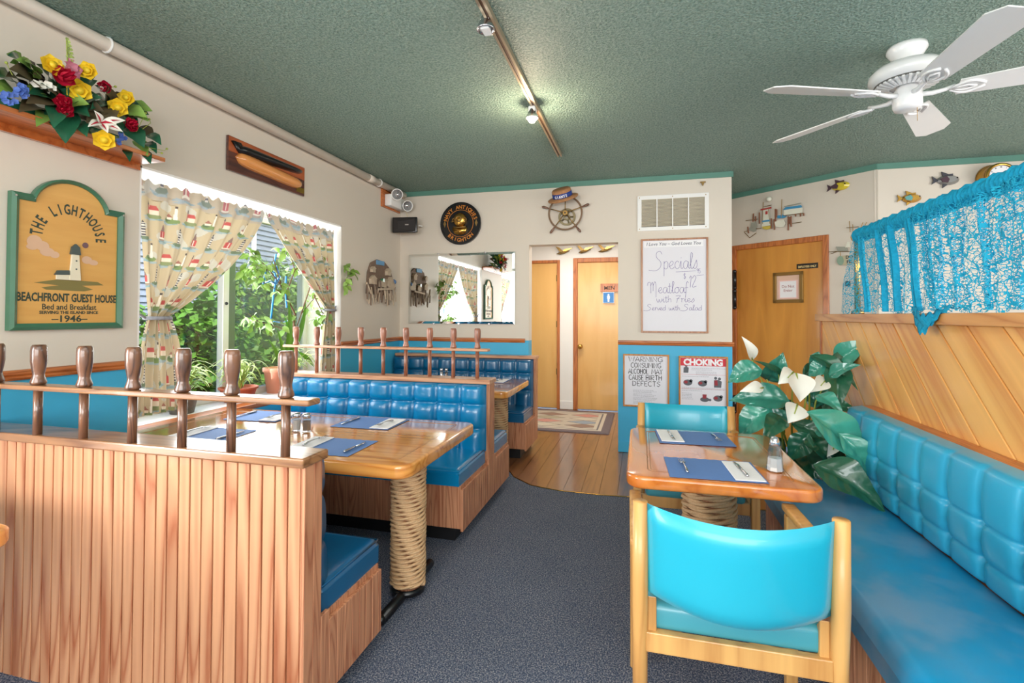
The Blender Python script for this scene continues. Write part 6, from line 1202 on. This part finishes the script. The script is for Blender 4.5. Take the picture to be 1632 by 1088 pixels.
# spider plants
def spider(name, label, loc, pot, n, L, seed, up=1.0, pr=.09, ph_=.10, pm=TERRA):
    r = random.Random(seed); s_ = thing(name, label, 'plant', loc); m = mb()
    m.lathe([(pr * .75, 0), (pr * .98, ph_ * .85), (pr * 1.06, ph_ * .87), (pr * 1.08, ph_), (pr * .95, ph_), (pr * .9, ph_ * .85), (.001, ph_ * .84)], n=26); m.build(pot, pm, s_, world=False, smooth=True)
    for v in range(3):
        m = mb(); P0 = Vector((0, 0, 0)); k = L * (.8 + .2 * v); pts = []
        for i in range(9): t = i / 8; pts.append((k * t * .75, k * (1.5 * t - 1.25 * t * t) * up * (.8 + .15 * v)))
        vs = []
        for i, (x, z) in enumerate(pts): w_ = .009 * math.sin(PI * min(1, (1 - i / 8) * 1.1 + .08) / 1.2) + .0006; vs += [(x, -w_, z + .003), (x, 0, z), (x, w_, z + .003)]
        m.add(vs, [(i * 3 + j, i * 3 + j + 1, i * 3 + j + 4, i * 3 + j + 3) for i in range(8) for j in range(2)]); pb = m.build('blade', LEAFY if v else LEAFG, s_, world=False, smooth=True, fixn=False); pb.location = (0, 0, ph_ * .85)
        for q in range(n // 3): c = pb.copy(); C.objects.link(c); a = r.uniform(0, 6.28); c.rotation_euler = (r.uniform(-.2, .2), -r.uniform(-.1, .9) * up, a); c.location = (.02 * math.cos(a), .02 * math.sin(a), ph_ * .85); z_ = r.uniform(.6, 1.1); c.scale = (z_, z_, z_)
    return s_
y1 = onX(380, 625, -2.9).y; y2 = onX(290, 660, -2.9).y
spider('spider_plant', 'spider plant in wide terracotta bowl on window sill, centre', (-2.90, y1, ZS), 'bowl', 120, .22, 4, 1.35, .125, .105)
spider('spider_plant', 'striped spider plant in dark wicker pot at left end of window sill', (-2.90, y2, ZS), 'wicker_pot', 110, .27, 5, 1.15, .09, .12, FOIL)
spider('spider_plant', 'arching spider plant in small clay pot before the ficus pot', (-2.95, pot_y + .24, ZS), 'clay_pot', 90, .24, 6, 1.2, .08, .15, TERRA)
m = mb(); yy = onX(515, 578, -2.85).y; m.lathe([(.001, 0), (.10, 0), (.125, .02), (.12, .022), (.098, .006), (.001, .006)], (-2.88, yy - .02, ZS), 28); tag(m.build('plant_tray', plain('red_tray', S(200, 70, 50), .4), smooth=True), 'shallow red plant tray at right end of the window sill', 'tray')
# ------------------------------------------------------------------ flower arrangement on its shelf
sf = thing('wall_shelf', 'orange wood shelf high on the left wall carrying artificial flowers', 'shelf', (XL, 1.3, 2.2))
m = mb(); m.box(XL, -2.49, .3, 2.108, 2.2, 2.222); m.build('board', ORANGE, sf, bevel=.003)
m = mb(); m.box(XL, XL + .022, .3, 2.10, 2.165, 2.2); m.build('cleat', TEDGE, sf)
fa = thing('flower_arrangement', 'artificial bouquet of yellow daffodils, red roses and a striped lily on shelf', 'flowers', (-2.56, 1.65, 2.222)); FX = -2.50
m = mb(); m.box(-2.62, -2.53, 1.35, 1.9, 2.222, 2.275); m.build('foam_base', LEAFD, fa, bevel=.01)
def fp(x, y, X=FX): return onX(x, y, X)
rq = random.Random(31)
lv = [((27, 102), 30, LEAFG), ((36, 125), 34, LEAFB), ((52, 132), 30, LEAFB), ((70, 165), 36, LEAFB), ((86, 152), 28, LEAFG), ((108, 145), 26, LEAFB), ((70, 190), 22, LEAFG), ((100, 198), 40, LEAFD), ((128, 205), 22, LEAFD), ((142, 166), 28, LEAFB), ((135, 188), 26, LEAFB), ((125, 178), 26, LEAFD), ((160, 150), 22, LEAFD), ((172, 182), 26, LEAFB), ((140, 130), 22, LEAFD), ((212, 172), 22, LEAFD), ((215, 218), 30, LEAFD), ((232, 212), 24, LEAFB), ((225, 235), 22, LEAFG), ((245, 222), 20, LEAFD), ((232, 250), 18, LEAFD), ((203, 248), 14, LEAFD), ((90, 185), 26, LEAFD), ((58, 150), 26, LEAFG), ((10, 130), 30, LEAFD), ((12, 150), 30, LEAFG), ((160, 165), 22, LEAFD), ((185, 195), 26, LEAFD), ((200, 185), 22, LEAFB), ((118, 160), 26, LEAFD), ((75, 120), 22, LEAFD), ((48, 175), 24, LEAFB), ((240, 235), 18, LEAFD)]
lv += [((rq.uniform(20, 225), 0), rq.uniform(18, 28), (LEAFB, LEAFD, LEAFG, LEAFD)[k % 4]) for k in range(44)]
lv = [((x, y if y else 150 + (x - 100) * .33 + rq.uniform(-26, 24)), w_, mt) for (x, y), w_, mt in lv]
for (x, y), w_, mt in lv:
    c = Vector((95 if x < 150 else 170, 165)) + Vector((.1, .1)); d = Vector((x, y)) - c; d.normalize(); a = (x - d.x * w_ * .5, y - d.y * w_ * .5); b = (x + d.x * w_ * .55, y + d.y * w_ * .55)
    X = FX + rq.uniform(-.06, .05); A = fp(*a, X - .03); Bp = fp(*b, X + .04); dist = A.length; m = mb(); m.leaf(A - (Bp - A) * .15, Bp + (Bp - A) * .2, w_ * .95 * 2.6 / F, (1, -.6, .3), .12, .3, 8, .45, 0, .1); m.build('leaf', mt, fa, smooth=True, fixn=False)
def bloom(x, y, r_px, mt, n=7, cup=.5, name='flower', X=FX + .05, layers=2):
    c = fp(x, y, X); r = r_px * 2.35 / F; nrm = (O0 - c).normalized(); nrm = (nrm + Vector((rq.uniform(-.4, .4), rq.uniform(-.4, .4), rq.uniform(-.2, .5)))).normalized(); u = nrm.orthogonal().normalized(); v = nrm.cross(u); m = mb()
    for L in range(layers):
        for k in range(n):
            a = 2 * PI * (k + L * .5) / n; d = u * math.cos(a) + v * math.sin(a); rr = r * (1 - .35 * L)
            m.leaf(c + nrm * (.003 * L), c + d * rr + nrm * (r * cup * (1 + L)), rr * 1.0, nrm, -.15, .3, 4, .6)
    return m.build(name, mt, fa, smooth=True, fixn=False), c, nrm, r
for x, y, r in ((82, 104, 15), (141, 113, 14), (126, 144, 17), (202, 156, 13), (188, 171, 15), (166, 223, 16), (92, 108, 9)):
    o, c, n_, rr = bloom(x, y, r, PETY, 6, .25, 'daffodil', FX + .06); m = mb(); m.tube([c, c + n_ * rr * .45], [rr * .2, rr * .34], 10); m.build('trumpet', PETY, o, smooth=True)
for x, y, r in ((97, 124, 15), (169, 138, 10), (102, 165, 12), (104, 177, 11), (206, 199, 11), (212, 205, 8)): bloom(x, y, r, PETR, 5, .8, 'rose', FX + .06, 3)
for x, y, r in ((57, 134, 6), (66, 136, 6), (76, 135, 6), (84, 140, 5), (152, 155, 6), (160, 140, 5)): bloom(x, y, r, PETW, 5, .3, 'white_blossom', FX + .06, 1)
for x, y, r in ((114, 106, 8), (124, 112, 7), (120, 122, 7), (110, 112, 6)): bloom(x, y, r, PETP, 5, .5, 'pink_floret', FX + .04, 1)
for k in range(16): bloom(20 + rq.uniform(-18, 22), 148 + rq.uniform(-16, 22), 4.5, PETB, 5, .3, 'blue_floret', FX + .05, 1)
for k in range(8): bloom(196 + rq.uniform(-9, 10), 220 + rq.uniform(-8, 9), 4, PETB, 5, .3, 'blue_floret', FX + .06, 1)
c = fp(160, 196, FX + .08); nrm = Vector((.8, -.5, .2)).normalized()
for k, (x, y) in enumerate(((150, 176), (200, 192), (196, 210), (140, 202), (172, 212), (186, 198))): m = mb(); m.leaf(c, fp(x, y, FX + .12), .035, nrm, .1, .35, 8, .5); m.build('lily_petal', PETW, fa, smooth=True, fixn=False); m = mb(); d = fp(x, y, FX + .12) - c; m.leaf(c + nrm * .006, c + d * .8 + nrm * .008, .008, nrm, .1, .1, 5, .5); m.build('lily_stripe', PETR, fa, smooth=True, fixn=False)
for k in range(34):
    t = k / 33; x = 106 + 3 * math.sin(t * 3) + (1 - t) * 2; y = 108 - t * 46; p = fp(x, y, FX + .02); a = k * 2.4; q = Vector((.3, math.cos(a), math.sin(a) * .7 + .2)).normalized() * (.026 * (1 - t * .6)); m = mb(); m.leaf(p, p + q, .012, (1, 0, 0), .2, .3, 4, .5); m.build('spike_floret', LEAFY if k > 8 else PETP, fa, smooth=True, fixn=False)
m = mb(); m.tube([fp(112, 150, FX), fp(108, 108, FX + .02), fp(106, 60, FX + .02)], .003, 5); m.build('spike_stem', STEMG, fa)
for pts in (((215, 215), (240, 196), (238, 190)), ((215, 215), (232, 180)), ((236, 235), (262, 240), (266, 237)), ((236, 238), (258, 244)), ((20, 120), (10, 100)), ((170, 140), (184, 138))):
    m = mb(); m.tube([fp(x, y, FX + .05) for x, y in pts], .0015, 5); m.ball(fp(*pts[-1], FX + .05), .006, 6, 4); m.build('twig', STEMG, fa)
